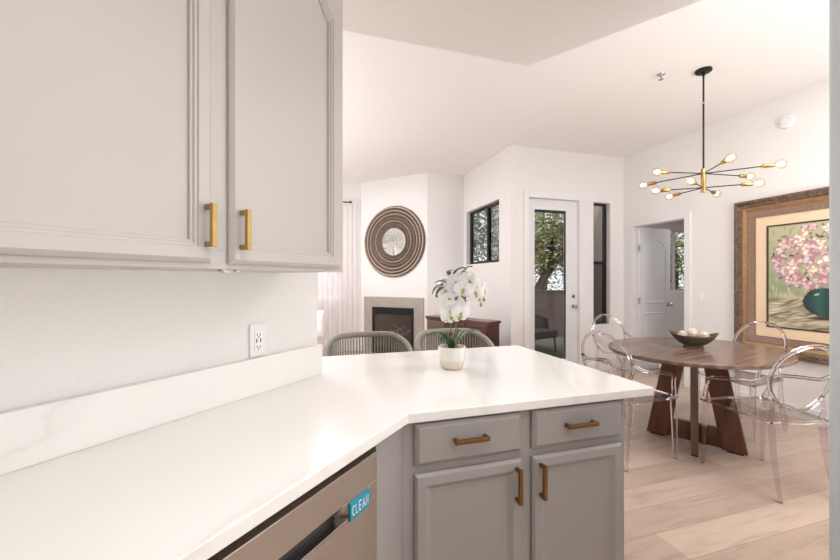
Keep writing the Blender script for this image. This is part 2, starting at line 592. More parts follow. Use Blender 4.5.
# chimney breast with a diagonal face
struct(MB().prism([(1.0, 7.1), (1.0, 7.033), (1.98, 6.053), (2.767, 6.053), (2.767, 7.2), (1.0, 7.2)], 0, HC).build('wall_fireplace', 'wall', smooth=False))
# far wall with the living room window
LX0, LX1, LZ0, LZ1 = -1.1, 0.66, 0.95, 2.52
struct(holed(MB(), -4.2, 1.0, 0, HC, 7.1, 7.2, [(LX0, LX1, LZ0, LZ1)], 'x').build('wall_far', 'wall', smooth=False))
struct(MB().box(-4.3, -4.2, -3.5, 7.2, 0, HC).build('wall_outer', 'wall', smooth=False))
struct(MB().box(-4.2, 4.55, -3.6, -3.5, 0, HC).build('wall_front', 'wall', smooth=False))
# bedroom beyond the doorway
EX0, EX1, EZ0, EZ1 = 6.45, 7.55, 1.08, 2.32
struct(holed(MB(), 4.62, 7.9, 0, 2.6, 5.6, 5.72, [(EX0, EX1, EZ0, EZ1)], 'x').build('wall_bedroom', 'wall', smooth=False))
struct(MB().box(7.9, 8.0, 0.6, 5.72, 0, 2.6).build('wall_bedroom_right', 'wall', smooth=False))
struct(MB().box(4.67, 7.9, 0.5, 0.6, 0, 2.6).build('wall_bedroom_front', 'wall', smooth=False))
struct(MB().box(4.67, 8.0, 0.5, 5.72, 2.6, 2.7).build('ceiling_bedroom', 'ceil', smooth=False))
# outside face of the bedroom along the patio
struct(MB().box(4.66, 4.74, 4.59, 5.6, 0, 2.9).build('wall_patio', 'stuccol', smooth=False))
# end of the kitchen partition at the right edge of the view
cw = MB().prism([(1.336, 0.638), (1.33, 0.632), (1.33, 0.52), (2.3, 0.52), (2.3, 0.638)], 0, 2.74)
struct(cw.build('wall_kitchen_end', 'colpaint', smooth=False, bevel=0.004))

# baseboards
def base(name, m): struct(m.build(name, 'trim', smooth=False, bevel=0.004))
base('baseboard_right', MB().box(4.532, 4.549, -3.4, BY0 - 0.072, 0.001, 0.12))
base('baseboard_back', MB().box(2.66, DX0 - 0.075, 4.453, 4.469, 0.001, 0.12).box(DX1 + 0.075, 4.53, 4.453, 4.469, 0.001, 0.12))
base('baseboard_side', MB().box(2.63, 2.646, 4.5, 6.04, 0.001, 0.12))

# ------------------------------------------------------------------ kitchen run
# countertop: one L of quartz reaching past the wall end to the peninsula
ctp = [(0.303, 1.122), (1.281, 1.122), (1.291, 1.126), (1.295, 1.136), (1.295, 2.105), (-0.030, 2.105), (-0.030, 1.826),
       (K(1.265, 1.188)[0], K(1.265, 1.188)[1]), K(-1.0, 1.188)[:2], K(-1.0, 0.58)[:2]]
tag(MB().prism(ctp, 0.884, 0.914).build('countertop', 'quartz', smooth=False, bevel=0.002),
    'white veined quartz countertop running along the wall and over the peninsula', 'countertop')
bsr = thing('backsplash', 'low white quartz backsplash strip standing on the countertop against the wall', 'backsplash', K(0, 1.16, 0.9145), K45)
MB().box(-1.0, 1.262, 0, 0.029, 0, 0.13).build('backsplash_slab', 'quartz', bsr, smooth=False, bevel=0.0015)

def rect_loop(x0, x1, z0, z1, y, arch=0.0, n=28):
    """loop of points in the xz plane; a cathedral arch drops the shoulders of the top side"""
    L = [(x0, y, z0), (x1, y, z0)]
    for i in range(n + 1):
        t = i / n
        x = x1 + (x0 - x1) * t
        d = min(t, 1 - t) * 2
        if arch:
            s = min(1.0, max(0.0, (d - 0.0) / 0.78))
            b = s * s * (3 - 2 * s) * 0.55 + s * 0.45
        else:
            b = 1.0
        L.append((x, y, z1 - arch * (1 - b)))
    return L

def panel(m, x0, x1, z0, z1, rings, arch=0.0, arch_from=99):
    """concentric moulding rings (inset, y) closed by a flat panel; front is -y"""
    loops = []
    for k, (i, y) in enumerate(rings):
        loops.append(rect_loop(x0 + i, x1 - i, z0 + i, z1 - i, y, arch if k >= arch_from else 0.0))
    n = len(loops[0])
    v = [p for L in loops for p in L]
    f = [tuple(range(n))]
    for k in range(len(loops) - 1):
        for j in range(n):
            j2 = (j + 1) % n
            f.append((k * n + j, k * n + j2, (k + 1) * n + j2, (k + 1) * n + j))
    f.append(tuple((len(loops) - 1) * n + j for j in range(n))[::-1])
    return m.add(v, f)

def bar_pull(parent, name, mat, p0, p1, out, r=0.006, wide=0.0062):
    """square bar pull from p0 to p1 standing off the face by out (towards -y)"""
    p0, p1 = Vector(p0), Vector(p1)
    d = (p1 - p0).normalized()
    m = MB()
    vert = abs(d.z) > 0.5
    a, b = p0, p1
    if vert:
        m.box(a.x - wide, a.x + wide, a.y - out - 0.006, a.y - out + 0.006, a.z, b.z)
        for z in (a.z, b.z - 0.014):
            m.box(a.x - wide * 0.9, a.x + wide * 0.9, a.y - out, a.y, z + 0.001, z + 0.013)
    else:
        m.box(a.x, b.x, a.y - out - 0.006, a.y - out + 0.006, a.z - wide, a.z + wide)
        for x in (a.x, b.x - 0.014):
            m.box(x + 0.001, x + 0.013, a.y - out, a.y, a.z - wide * 0.9, a.z + wide * 0.9)
    return m.build(name, mat, parent, smooth=False, bevel=0.0012)

# upper cabinet
uc = thing('wall_cabinet', 'warm grey two door wall cabinet with arched panels hung above the counter', 'cabinet', K(0, 0.88, 1.358), K45)
um = MB().box(0.03, 1.062, 0.019, 0.309, 0, 1.09)
um.build('carcass', 'upper', uc, smooth=False, bevel=0.002)
fr = MB()
fr.box(0.03, 1.062, 0, 0.0185, 0, 0.045).box(0.03, 1.062, 0, 0.0185, 1.04, 1.09)
for a, b in ((0.03, 0.10), (0.53, 0.63), (0.985, 1.062)):
    fr.box(a, b, 0, 0.0185, 0.045, 1.04)
fr.build('face_frame', 'upper', uc, smooth=False, bevel=0.001)
up_rings = [(0.0, -0.001), (0.0, -0.010), (0.006, -0.0165), (0.010, -0.020), (0.035, -0.020), (0.0375, -0.0160), (0.043, -0.0160), (0.0455, -0.0115), (0.051, -0.0115), (0.053, -0.004)]
up_rings_l = up_rings
d1 = panel(MB(), 0.072, 0.562, 0.014, 1.062, up_rings, 0.165, 4).build('door', 'upper', uc, angle=25)
bar_pull(d1, 'handle', 'brass', (0.545, -0.020, 0.049), (0.545, -0.020, 0.151), 0.026)
d2 = panel(MB(), 0.610, 1.028, 0.014, 1.062, up_rings, 0.165, 4).build('door', 'upper', uc, angle=25)
bar_pull(d2, 'handle', 'brass', (0.637, -0.020, 0.049), (0.637, -0.020, 0.151), 0.026)
ck = MB()
ck.box(0.605, 0.617, 0.01, 0.03, -0.006, 0.0).box(0.612, 0.634, 0.012, 0.022, -0.009, -0.004).box(0.645, 0.655, 0.01, 0.02, -0.006, 0)
ck.build('under_cabinet_clip', 'chrome', uc, smooth=False)

# outlet
ol = thing('wall_outlet', 'white wall outlet with usb ports just above the backsplash', 'outlet', K(0.946, 1.189, 1.106), K45)
MB().box(-0.034, 0.034, -0.006, 0, -0.059, 0.062).build('cover_plate', 'plastic', ol, smooth=False, bevel=0.002)
MB().box(-0.0165, 0.0165, -0.009, -0.006, -0.034, 0.034).build('socket_face', 'plasticg', ol, smooth=False, bevel=0.001)
sl = MB()
for z in (0.022, -0.022):
    sl.box(-0.008, -0.005, -0.0096, -0.009, z - 0.005, z + 0.005).box(0.005, 0.008, -0.0096, -0.009, z - 0.005, z + 0.004)
    sl.box(-0.0025, 0.0025, -0.0096, -0.009, z - 0.012, z - 0.007)
sl.box(-0.011, -0.006, -0.0096, -0.009, -0.008, 0.008).box(0.006, 0.011, -0.0096, -0.009, -0.008, 0.008)
sl.build('socket_slots', 'slot', ol, smooth=False)

# dishwasher (front face in the kitchen frame at y = 0.60)
dw = thing('dishwasher', 'bronze tinted stainless steel dishwasher under the counter with a pocket handle', 'dishwasher', K(0.57, 0.605, 0), K45)
MB().box(-0.298, 0.298, 0.035, 0.55, 0.10, 0.868).build('tub_body', 'blackgap', dw, smooth=False)
dm = MB()
ztop = 0.853
# front skin with a tapering pocket groove
dm.box(-0.298, 0.298, -0.008, 0.03, 0.105, 0.735)
dm.box(-0.298, 0.298, -0.008, 0.03, 0.775, ztop)
dm.hexa([(0.185, -0.008, 0.735), (0.298, -0.008, 0.735), (0.298, 0.03, 0.735), (0.150, 0.03, 0.735)],
        [(0.150, -0.008, 0.775), (0.298, -0.008, 0.775), (0.298, 0.03, 0.775), (0.150, 0.03, 0.775)])
dm.box(-0.298, -0.27, -0.008, 0.03, 0.735, 0.775)
dm.build('door_panel', 'steel', dw, smooth=False, bevel=0.0015)
MB().box(-0.27, 0.19, 0.022, 0.034, 0.73, 0.78).build('pocket_handle', 'steeld', dw, smooth=False)
MB().box(-0.268, 0.165, -0.010, 0.022, 0.7325, 0.737).build('handle_lip', 'chrome', dw, smooth=False, bevel=0.001)
MB().box(-0.298, 0.298, 0.05, 0.10, 0.002, 0.10).build('toe_kick', 'blackgap', dw, smooth=False)

# CLEAN sign
cs = thing('sign_magnet', 'small teal magnet sign reading CLEAN on the dishwasher front', 'magnet', K(0.784, 0.597, 0.7495), K45)
MB().box(-0.041, 0.041, -0.006, -0.0012, -0.0235, 0.0235).build('card', 'teal', cs, smooth=False, bevel=0.001)
lt = MB()
def stroke(pts, ox, r=0.0013):
    r = 0.0013 if ox < 0 else 0.0017
    lt.tube([(ox + x * 0.0095, -0.0066, (z - 0.5) * 0.024) for x, z in pts], r, 5, flat=1)
arcC = [(0.5 + 0.5 * math.cos(a), 0.5 + 0.5 * math.sin(a)) for a in [R(50 + k * 26) for k in range(11)]]
stroke(arcC, -0.034)
stroke([(0, 1), (0, 0), (0.85, 0)], -0.020)
stroke([(0.9, 1), (0, 1), (0, 0), (0.9, 0)], -0.0065); stroke([(0, 0.5), (0.75, 0.5)], -0.0065)
stroke([(0, 0), (0.5, 1), (1, 0)], 0.0075); stroke([(0.2, 0.36), (0.8, 0.36)], 0.0075)
stroke([(0, 0), (0, 1), (0.95, 0), (0.95, 1)], 0.0225)
lt.build('lettering', 'lettering', cs, smooth=False)

# filler panel between dishwasher and peninsula
cf = thing('corner_filler', 'plain grey cabinet filler panel between the dishwasher and the peninsula', 'cabinet panel', K(0.895, 0.605, 0), K45)
MB().box(-0.022, 0.1265, 0, 0.02, 0.09, 0.883).build('filler_panel', 'lower', cf, smooth=False)
MB().box(-0.022, 0.09, 0.05, 0.068, 0.001, 0.09).build('toe_board', 'lower', cf, smooth=False)

# peninsula base cabinet; face frame front at y = 1.15
bc = thing('base_cabinet', 'grey peninsula base cabinet with two drawers over two doors', 'cabinet', (0, 1.15, 0), 0)
MB().prism([(0.297, 0.019), (1.172, 0.019), (1.172, 0.62), (0.10, 0.62), (0.10, 0.215)], 0.09, 0.883).build('carcass', 'lower', bc, smooth=False, bevel=0.001)
ff = MB()
for a, b in ((0.2948, 0.345), (0.695, 0.776), (1.125, 1.172)):
    ff.box(a, b, 0, 0.0188, 0.09, 0.883)
for a, b in ((0.345, 0.695), (0.776, 1.125)):
    ff.box(a, b, 0, 0.0188, 0.85, 0.883).box(a, b, 0, 0.0188, 0.69, 0.76).box(a, b, 0, 0.0188, 0.09, 0.13)
ff.build('face_frame', 'lower', bc, smooth=False)
MB().box(0.36, 1.145, 0.06, 0.075, 0.001, 0.09).build('toe_board', 'lower', bc, smooth=False)
dr_rings = [(0.0, -0.001), (0.0, -0.010), (0.013, -0.020), (0.016, -0.020)]
do_rings = [(0.0, -0.001), (0.0, -0.011), (0.008, -0.019), (0.012, -0.020), (0.036, -0.020), (0.039, -0.0175), (0.050, -0.010), (0.053, -0.0085)]
for i, (a, b) in enumerate(((0.331, 0.714), (0.758, 1.146))):
    d = panel(MB(), a, b, 0.740, 0.872, dr_rings).build('drawer', 'lower', bc, angle=20)
    xs = (0.457, 0.576) if i == 0 else (0.884, 1.010)
    bar_pull(d, 'handle', 'bronze', (xs[0], -0.020, 0.813), (xs[1], -0.020, 0.813), 0.026, wide=0.0068)
    d = panel(MB(), a, b, 0.105, 0.713, do_rings).build('door', 'lower', bc, angle=20)
    x = 0.691 if i == 0 else 0.786
    bar_pull(d, 'handle', 'bronze', (x, -0.020, 0.575), (x, -0.020, 0.692), 0.026, wide=0.0068)

# ------------------------------------------------------------------ doors and windows
# glass door (8 ft slab 0.82 wide)
g = sempty('door_1', (2.918, 4.50, 0.012))
gx0, gx1, gz0, gz1 = 0.085, 0.615, 0.19, 2.28
dm = MB()
dm.box(0, gx0, 0, 0.045, 0, 2.44).box(gx1 + 0.0, 0.82, 0, 0.045, 0, 2.44).box(gx0, gx1, 0, 0.045, 0, gz0).box(gx0, gx1, 0, 0.045, gz1, 2.44)
dm = MB()
gx0, gx1 = 0.10, 0.64
# the glass is set nearer the hinge side than the lock side
dm.box(0, gx0, 0, 0.045, 0, 2.445).box(gx1, 0.82, 0, 0.045, 0, 2.445).box(gx0, gx1, 0, 0.045, 0, 0.18).box(gx0, gx1, 0, 0.045, 2.31, 2.445)
dm.build('door_slab', 'door', g, smooth=False)
gm = MB()
for a, b, c_, d_ in ((gx0 - 0.012, gx0 + 0.012, 0.168, 2.322), (gx1 - 0.012, gx1 + 0.012, 0.168, 2.322)):
    gm.box(a, b, -0.008, 0.053, c_, d_)
for a, b in ((0.168, 0.192), (2.298, 2.322)):
    gm.box(gx0 + 0.012, gx1 - 0.012, -0.008, 0.053, a, b)
gm.build('glazing_bead', 'trim', g, smooth=False, bevel=0.003)
MB().box(gx0 + 0.0125, gx1 - 0.0125, 0.018, 0.026, 0.1925, 2.2975).build('glass_pane', 'glass', g, smooth=False)
# dark screen strip round the glass edge
rs = MB()
rs.box(gx0 + 0.013, gx1 - 0.013, 0.004, 0.015, 2.262, 2.297).box(gx1 - 0.025, gx1 - 0.0125, 0.004, 0.015, 0.193, 2.262)
rs.build('screen_edge', 'frameblk', g, smooth=False)
kb = MB()
kb.lathe([(0.028, 0), (0.028, 0.006), (0.011, 0.010), (0.011, 0.035), (0.026, 0.042), (0.029, 0.056), (0.020, 0.068), (0, 0.070)], 20, (0.755, 0, 0.94), 'y')
kb.build('door_knob', 'chrome', g)
db = MB()
db.lathe([(0.027, 0), (0.027, 0.008), (0.020, 0.014), (0, 0.015)], 20, (0.755, 0, 1.085), 'y').box(0.751, 0.759, -0.03, -0.012, 1.066, 1.104)
db.build('deadbolt', 'chrome', g)
# casing
cs_ = MB()
cs_.box(DX0 - 0.062, DX0 + 0.012, 4.446, 4.4695, 0.001, DZ + 0.062).box(DX1 - 0.012, DX1 + 0.062, 4.446, 4.4695, 0.001, DZ + 0.062).box(DX0 + 0.012, DX1 - 0.012, 4.446, 4.4695, DZ - 0.012, DZ + 0.062)
cs_.box(DX0 + 0.001, DX0 + 0.014, 4.47, 4.589, 0.001, DZ - 0.001).box(DX1 - 0.014, DX1 - 0.001, 4.47, 4.589, 0.001, DZ - 0.001).box(DX0 + 0.014, DX1 - 0.014, 4.47, 4.589, DZ - 0.014, DZ - 0.001)
struct(cs_.build('trim_1', 'trim', smooth=False, bevel=0.003))

# narrow single hung window
n = sempty('window_1', (SX0, 4.54, SZ0))
ww, wh = SX1 - SX0, SZ1 - SZ0
fm = MB()
fm.box(0.001, 0.022, 0, 0.045, 0.001, wh - 0.001).box(ww - 0.035, ww - 0.001, 0, 0.045, 0.001, wh - 0.001).box(0.022, ww - 0.035, 0, 0.045, 0.001, 0.03).box(0.022, ww - 0.035, 0, 0.045, wh - 0.03, wh - 0.001)
fm.box(0.022, ww - 0.035, -0.008, 0.045, 0.88, 0.925)
fm.build('window_frame', 'frameblk', n, smooth=False)
MB().box(0.023, ww - 0.036, 0.02, 0.026, 0.031, 0.879).build('lower_pane', 'screen', n, smooth=False)
MB().box(0.023, ww - 0.036, 0.02, 0.026, 0.926, wh - 0.031).build('upper_pane', 'glass', n, smooth=False)

# high window in the side wall (looks towards +x)
n = sempty('window_2', (2.715, WY0, WZ0))
wl, wh = WY1 - WY0, WZ1 - WZ0
fm = MB()
fm.box(0, 0.045, 0.001, 0.045, 0.001, wh - 0.001).box(0, 0.045, wl - 0.045, wl - 0.001, 0.001, wh - 0.001)
fm.box(0, 0.045, 0.045, wl - 0.045, 0.001, 0.04).box(0, 0.045, 0.045, wl - 0.045, wh - 0.04, wh - 0.001)
fm.box(-0.006, 0.045, wl * 0.40, wl * 0.40 + 0.05, 0.04, wh - 0.04)
fm.build('window_frame', 'frameblk', n, smooth=False)
MB().box(0.02, 0.026, 0.046, wl * 0.40 - 0.001, 0.041, wh - 0.041).build('sliding_pane', 'screen', n, smooth=False)
MB().box(0.02, 0.026, wl * 0.40 + 0.051, wl - 0.046, 0.041, wh - 0.041).build('fixed_pane', 'glass', n, smooth=False)

# living room window with shutters
n = sempty('window_3', (LX0, 7.12, LZ0))
lw_, lh = LX1 - LX0, LZ1 - LZ0
fm = MB()
for a, b in ((0.001, 0.05), (lw_ * 0.5 - 0.03, lw_ * 0.5 + 0.03), (lw_ - 0.05, lw_ - 0.001)):
    fm.box(a, b, 0, 0.05, 0.001, lh - 0.001)
for a, b in ((0.05, lw_ * 0.5 - 0.03), (lw_ * 0.5 + 0.03, lw_ - 0.05)):
    fm.box(a, b, 0, 0.05, 0.001, 0.05).box(a, b, 0, 0.05, lh - 0.05, lh - 0.001)
fm.build('window_frame', 'shutter', n, smooth=False)
sm = MB()
k = 0
z = 0.08
while z < lh - 0.08:
    for a, b in ((0.052, lw_ * 0.5 - 0.032), (lw_ * 0.5 + 0.032, lw_ - 0.052)):
        sm.hexa([(a, 0.005, z), (b, 0.005, z), (b, 0.009, z), (a, 0.009, z)], [(a, 0.043, z + 0.054), (b, 0.043, z + 0.054), (b, 0.047, z + 0.054), (a, 0.047, z + 0.054)])
    z += 0.062
sm.build('shutter_slats', 'shutter', n, smooth=False)

# bedroom window
n = sempty('window_4', (EX0, 5.64, EZ0))
ew, eh = EX1 - EX0, EZ1 - EZ0
fm = MB()
for a, b in ((0.001, 0.04), (ew * 0.5 - 0.02, ew * 0.5 + 0.02), (ew - 0.04, ew - 0.001)):
    fm.box(a, b, 0, 0.04, 0.001, eh - 0.001)
for a, b in ((0.04, ew * 0.5 - 0.02), (ew * 0.5 + 0.02, ew - 0.04)):
    fm.box(a, b, 0, 0.04, 0.001, 0.04).box(a, b, 0, 0.04, eh - 0.04, eh - 0.001)
fm.build('window_frame', 'trim', n, smooth=False)
MB().box(0.041, ew * 0.5 - 0.021, 0.018, 0.024, 0.041, eh - 0.041).build('glass_pane', 'glass', n, smooth=False)
MB().box(ew * 0.5 + 0.021, ew - 0.041, 0.018, 0.024, 0.041, eh - 0.041).build('glass_pane', 'glass', n, smooth=False)

# bedroom door, standing open at right angles to the wall (local x runs into the bedroom)
g = sempty('door_2', (4.615, 4.255, 0.01), R(7))
dm = MB().box(0, 0.70, 0, 0.035, 0, 2.085)
dm.build('door_slab', 'door', g, smooth=False, bevel=0.002)
def door_panel_ring(m, x0, x1, z0, z1, arch):
    rings = [(0.0, 0.0), (0.006, -0.006), (0.014, -0.007), (0.024, -0.001), (0.032, -0.0015), (0.05, -0.007), (0.056, -0.007)]
    return panel(m, x0, x1, z0, z1, rings, arch, 0)
door_panel_ring(MB(), 0.11, 0.59, 0.98, 1.93, 0.10).build('raised_panel', 'door', g, angle=20)
door_panel_ring(MB(), 0.11, 0.59, 0.22, 0.84, 0.0).build('raised_panel', 'door', g, angle=20)
for z in (0.25, 1.02, 1.78):
    MB().box(-0.022, 0.012, -0.008, -0.001, z - 0.045, z + 0.045).tube([(-0.006, -0.010, z - 0.048), (-0.006, -0.010, z + 0.048)], 0.006, 8).build('hinge', 'chrome', g, smooth=False)
kb = MB()
kb.lathe([(0.026, 0), (0.026, 0.006), (0.010, 0.010), (0.010, 0.032), (0.024, 0.040), (0.027, 0.052), (0.018, 0.062), (0, 0.064)], 18, (0.64, 0, 0.95), 'y')
kb.build('door_knob', 'chrome', g)
tm = MB()
tm.box(4.526, 4.5495, BY0 - 0.065, BY0 + 0.012, 0.001, BZ + 0.065).box(4.526, 4.5495, BY1 - 0.012, BY1 + 0.065, 0.001, BZ + 0.065).box(4.526, 4.5495, BY0 + 0.012, BY1 - 0.012, BZ - 0.012, BZ + 0.065)
tm.box(4.55, 4.669, BY0 + 0.001, BY0 + 0.014, 0.001, BZ - 0.001).box(4.55, 4.669, BY1 - 0.003, BY1 - 0.001, 0.001, BZ - 0.001).box(4.55, 4.669, BY0 + 0.014, BY1 - 0.003, BZ - 0.014, BZ - 0.001)
struct(tm.build('trim_2', 'trim', smooth=False, bevel=0.003))

# ------------------------------------------------------------------ fireplace (local -y faces the room)
fp = thing('fireplace', 'corner gas fireplace with grey stone surround and black firebox', 'fireplace', (1.4945, 6.535, 0), -K45)
sm = MB()
sm.box(-0.62, -0.435, -0.022, 0, 0.001, 1.025).box(0.435, 0.62, -0.022, 0, 0.001, 1.025).box(-0.435, 0.435, -0.022, 0, 0.842, 1.025)
sm.build('stone_surround', 'stone', fp, smooth=False, bevel=0.002)
fb = MB()
fb.box(-0.433, -0.39, -0.030, -0.002, 0.002, 0.84).box(0.39, 0.433, -0.030, -0.002, 0.002, 0.84).box(-0.39, 0.39, -0.030, -0.002, 0.72, 0.84).box(-0.39, 0.39, -0.030, -0.002, 0.002, 0.12)
for z in (0.74, 0.765, 0.79):
    fb.box(-0.38, 0.38, -0.034, -0.030, z, z + 0.012)
fb.build('metal_frame', 'black', fp, smooth=False)
MB().box(-0.39, 0.39, -0.006, -0.002, 0.12, 0.72).build('firebox_back', 'firein', fp, smooth=False)
lg = MB()
lg.tube([(-0.22, -0.013, 0.20), (0.05, -0.013, 0.23), (0.24, -0.013, 0.30)], 0.007, 10).tube([(0.0, -0.012, 0.34), (0.20, -0.012, 0.24)], 0.006, 10)
for k in range(26):
    lg.ball((random.uniform(-0.3, 0.34), -0.012, random.uniform(0.13, 0.24)), 0.0055, 8, 5, (4.5, 1, 3))
lg.xf(Matrix.Translation((0, 0, 0.20)))
lg.build('log_set', 'log', fp)
MB().box(-0.388, 0.388, -0.024, -0.021, 0.122, 0.718).build('glass_front', 'fireglass', fp, smooth=False)

# round mirror above it
mr = thing('round_mirror', 'large round mirror in a woven ridged brown frame above the fireplace', 'mirror', (1.4945 + 0.0143, 6.535 - 0.0143, 2.012), -K45)
RM = 0.632
prof = [(0.24, 0.010)]
rr = [0.245, 0.285, 0.335, 0.395, 0.455, 0.515, 0.575]
for a, b in zip(rr, rr[1:] + [RM]):
    for t in (0.0, 0.2, 0.5, 0.8, 1.0):
        prof.append((a + (b - a) * t, 0.014 + 0.030 * math.sin(PI * t) ** 0.7 + 0.006 * (a > 0.5)))
prof += [(RM, 0.002)]
MB().lathe(prof, 96, (0, 0, 0), 'y').build('woven_frame', 'rattan', mr)
for ring, (rad, cnt, r) in enumerate(((0.603, 92, 0.0125), (0.545, 84, 0.009), (0.485, 80, 0.007), (0.365, 64, 0.006))):
    bm_ = MB()
    nn_ = cnt * 6
    yy = -0.050 if rad > 0.5 else -0.044
    bm_.tube([(rad * math.cos(2 * PI * k / nn_), yy, rad * math.sin(2 * PI * k / nn_)) for k in range(nn_)],
             [r * (0.12 + 0.88 * abs(math.sin(PI * k / 6)) ** 0.8) for k in range(nn_)], 6, True)
    bm_.build('bead_ring', 'shell', mr)
MB().lathe([(0, 0.0135), (0.243, 0.0135)], 64, (0, 0, 0), 'y').build('mirror_glass', 'mirror', mr)

# ------------------------------------------------------------------ curtain and rod in the living room
cr = thing('curtain_rod', 'slim dark curtain rod with round finial above the living room window', 'curtain rod', (0.80, 7.0, 2.765))
MB().tube([(-2.3, 0, 0), (-0.02, 0, 0)], 0.010, 8).build('rod', 'black', cr)
MB().ball((0.0, 0, 0), 0.024, 12, 8).tube([(-0.03, 0, 0), (0.0, 0, 0)], 0.014, 8).build('finial', 'black', cr)
MB().box(-0.09, -0.07, -0.012, 0.099, -0.006, 0.006).box(-0.095, -0.065, 0.092, 0.099, -0.03, 0.03).build('bracket', 'black', cr, smooth=False)
def cur(u, v):
    x = -2.2 + u * 2.32
    return (x, 0.022 * math.sin(u * 2 * PI * 26) * (0.5 + 0.5 * v) + 0.010 * math.sin(u * 31), -0.02 - v * 2.72)
o = thing('sheer_curtain', 'sheer white curtain hanging in folds over the living room window', 'curtain', (0.80, 6.99, 2.765))
MB().sheet(cur, 320, 10).build('curtain_panel', 'sheer', o)

# ------------------------------------------------------------------ sofa and pillow
sf = thing('sofa', 'pale fabric sofa by the curtained window seen past the wall end', 'sofa', (-0.86, 5.35, 0))
MB().box(-1.0, 1.0, -0.42, 0.42, 0.10, 0.34).build('sofa_base', 'sofa', sf, bevel=0.02)
MB().box(-0.82, 0.0, -0.43, 0.22, 0.345, 0.47).box(0.01, 0.82, -0.43, 0.22, 0.345, 0.47).build('seat_cushion', 'sofa', sf, bevel=0.03, seg=3)
MB().box(-0.85, 0.85, 0.22, 0.42, 0.345, 0.72).build('backrest', 'sofa', sf, bevel=0.04, seg=3)
for s in (-1, 1):
    MB().box(min(s * 0.83, s * 1.0), max(s * 0.83, s * 1.0), -0.42, 0.42, 0.345, 0.50).build('armrest', 'sofa', sf, bevel=0.03, seg=3)
for sx in (-0.92, 0.92):
    for sy in (-0.36, 0.36):
        MB().tube([(sx, sy, 0.0), (sx, sy, 0.10)], [0.018, 0.025], 8).build('leg', 'sofaleg', sf)
def pil(u, v):
    a, b = (u - 0.5) * 2, (v - 0.5) * 2
    return a, b
def pillow_mesh(w_, h_, t_):
    m = MB()
    for s in (-1, 1):
        def fn(u, v, s=s):
            a, b = (u - 0.5) * 2, (v - 0.5) * 2
            e = max(0.0, (1 - a ** 4)) ** 0.5 * max(0.0, (1 - b ** 4)) ** 0.5
            return (a * w_ * (1 - 0.06 * (1 - b * b)), s * t_ * e, b * h_ * (1 - 0.06 * (1 - a * a)))
        m.sheet(fn, 14, 14)
    return m
pm = pillow_mesh(0.17, 0.20, 0.08)
pm.xf(Matrix.Rotation(R(-18), 4, 'X'))
o = pm.build('throw_pillow', 'linenw')
o.location = (0.02, 5.36, 0.72); o.location = (0.06, 5.16, 0.69)
o.location = (-0.06, 5.45, 0.62)
o.location = (0.0, 5.30, 0.81); 
tag(o, 'white throw pillow leaning on the sofa arm beside the kitchen wall end', 'pillow')
o.location = (0.085, 5.30, 0.72)

# ------------------------------------------------------------------ sideboard
sb = thing('sideboard', 'dark mahogany sideboard standing below the high side window', 'sideboard', (1.93, 4.68, 0), R(-63))
# local x along the front (left end -> right end), -y front
hl = 0.56
MB().box(-hl, hl, -0.015, 0.24, 0.775, 0.81).build('top', 'mahog', sb, smooth=False, bevel=0.005)
MB().box(-hl + 0.02, hl - 0.02, 0.0, 0.23, 0.10, 0.775).build('carcass', 'mahog', sb, smooth=False)
for k in range(3):
    x0 = -hl + 0.03 + k * 0.355
    d = panel(MB(), x0, x0 + 0.34, 0.60, 0.755, [(0, -0.001), (0, -0.008), (0.012, -0.014), (0.016, -0.014)]).build('drawer', 'mahogend' if k == 0 else 'mahog', sb)
    MB().ball((x0 + 0.17, -0.022, 0.68), 0.011, 10, 6).build('knob', 'bronze', d)
    panel(MB(), x0, x0 + 0.34, 0.13, 0.58, [(0, -0.001), (0, -0.012), (0.05, -0.012), (0.06, -0.005), (0.07, -0.005)]).build('door', 'mahogend' if k == 0 else 'mahog', sb)
for sx in (-1, 1):
    for y in (0.03, 0.20):
        MB().tube([(sx * (hl - 0.05), y, 0.0), (sx * (hl - 0.05), y, 0.10)], [0.016, 0.026], 8).build('leg', 'mahog', sb)
bx = thing('keepsake_box', 'small dark wooden box lying on the sideboard behind the orchid', 'box', (1.99, 4.80, 0.8105), R(-63))
MB().box(-0.14, 0.14, -0.09, 0.09, 0, 0.035).build('box_base', 'mahog', bx, smooth=False, bevel=0.003)
MB().box(-0.145, 0.145, -0.095, 0.095, 0.0355, 0.055).build('lid', 'mahog', bx, smooth=False, bevel=0.003)

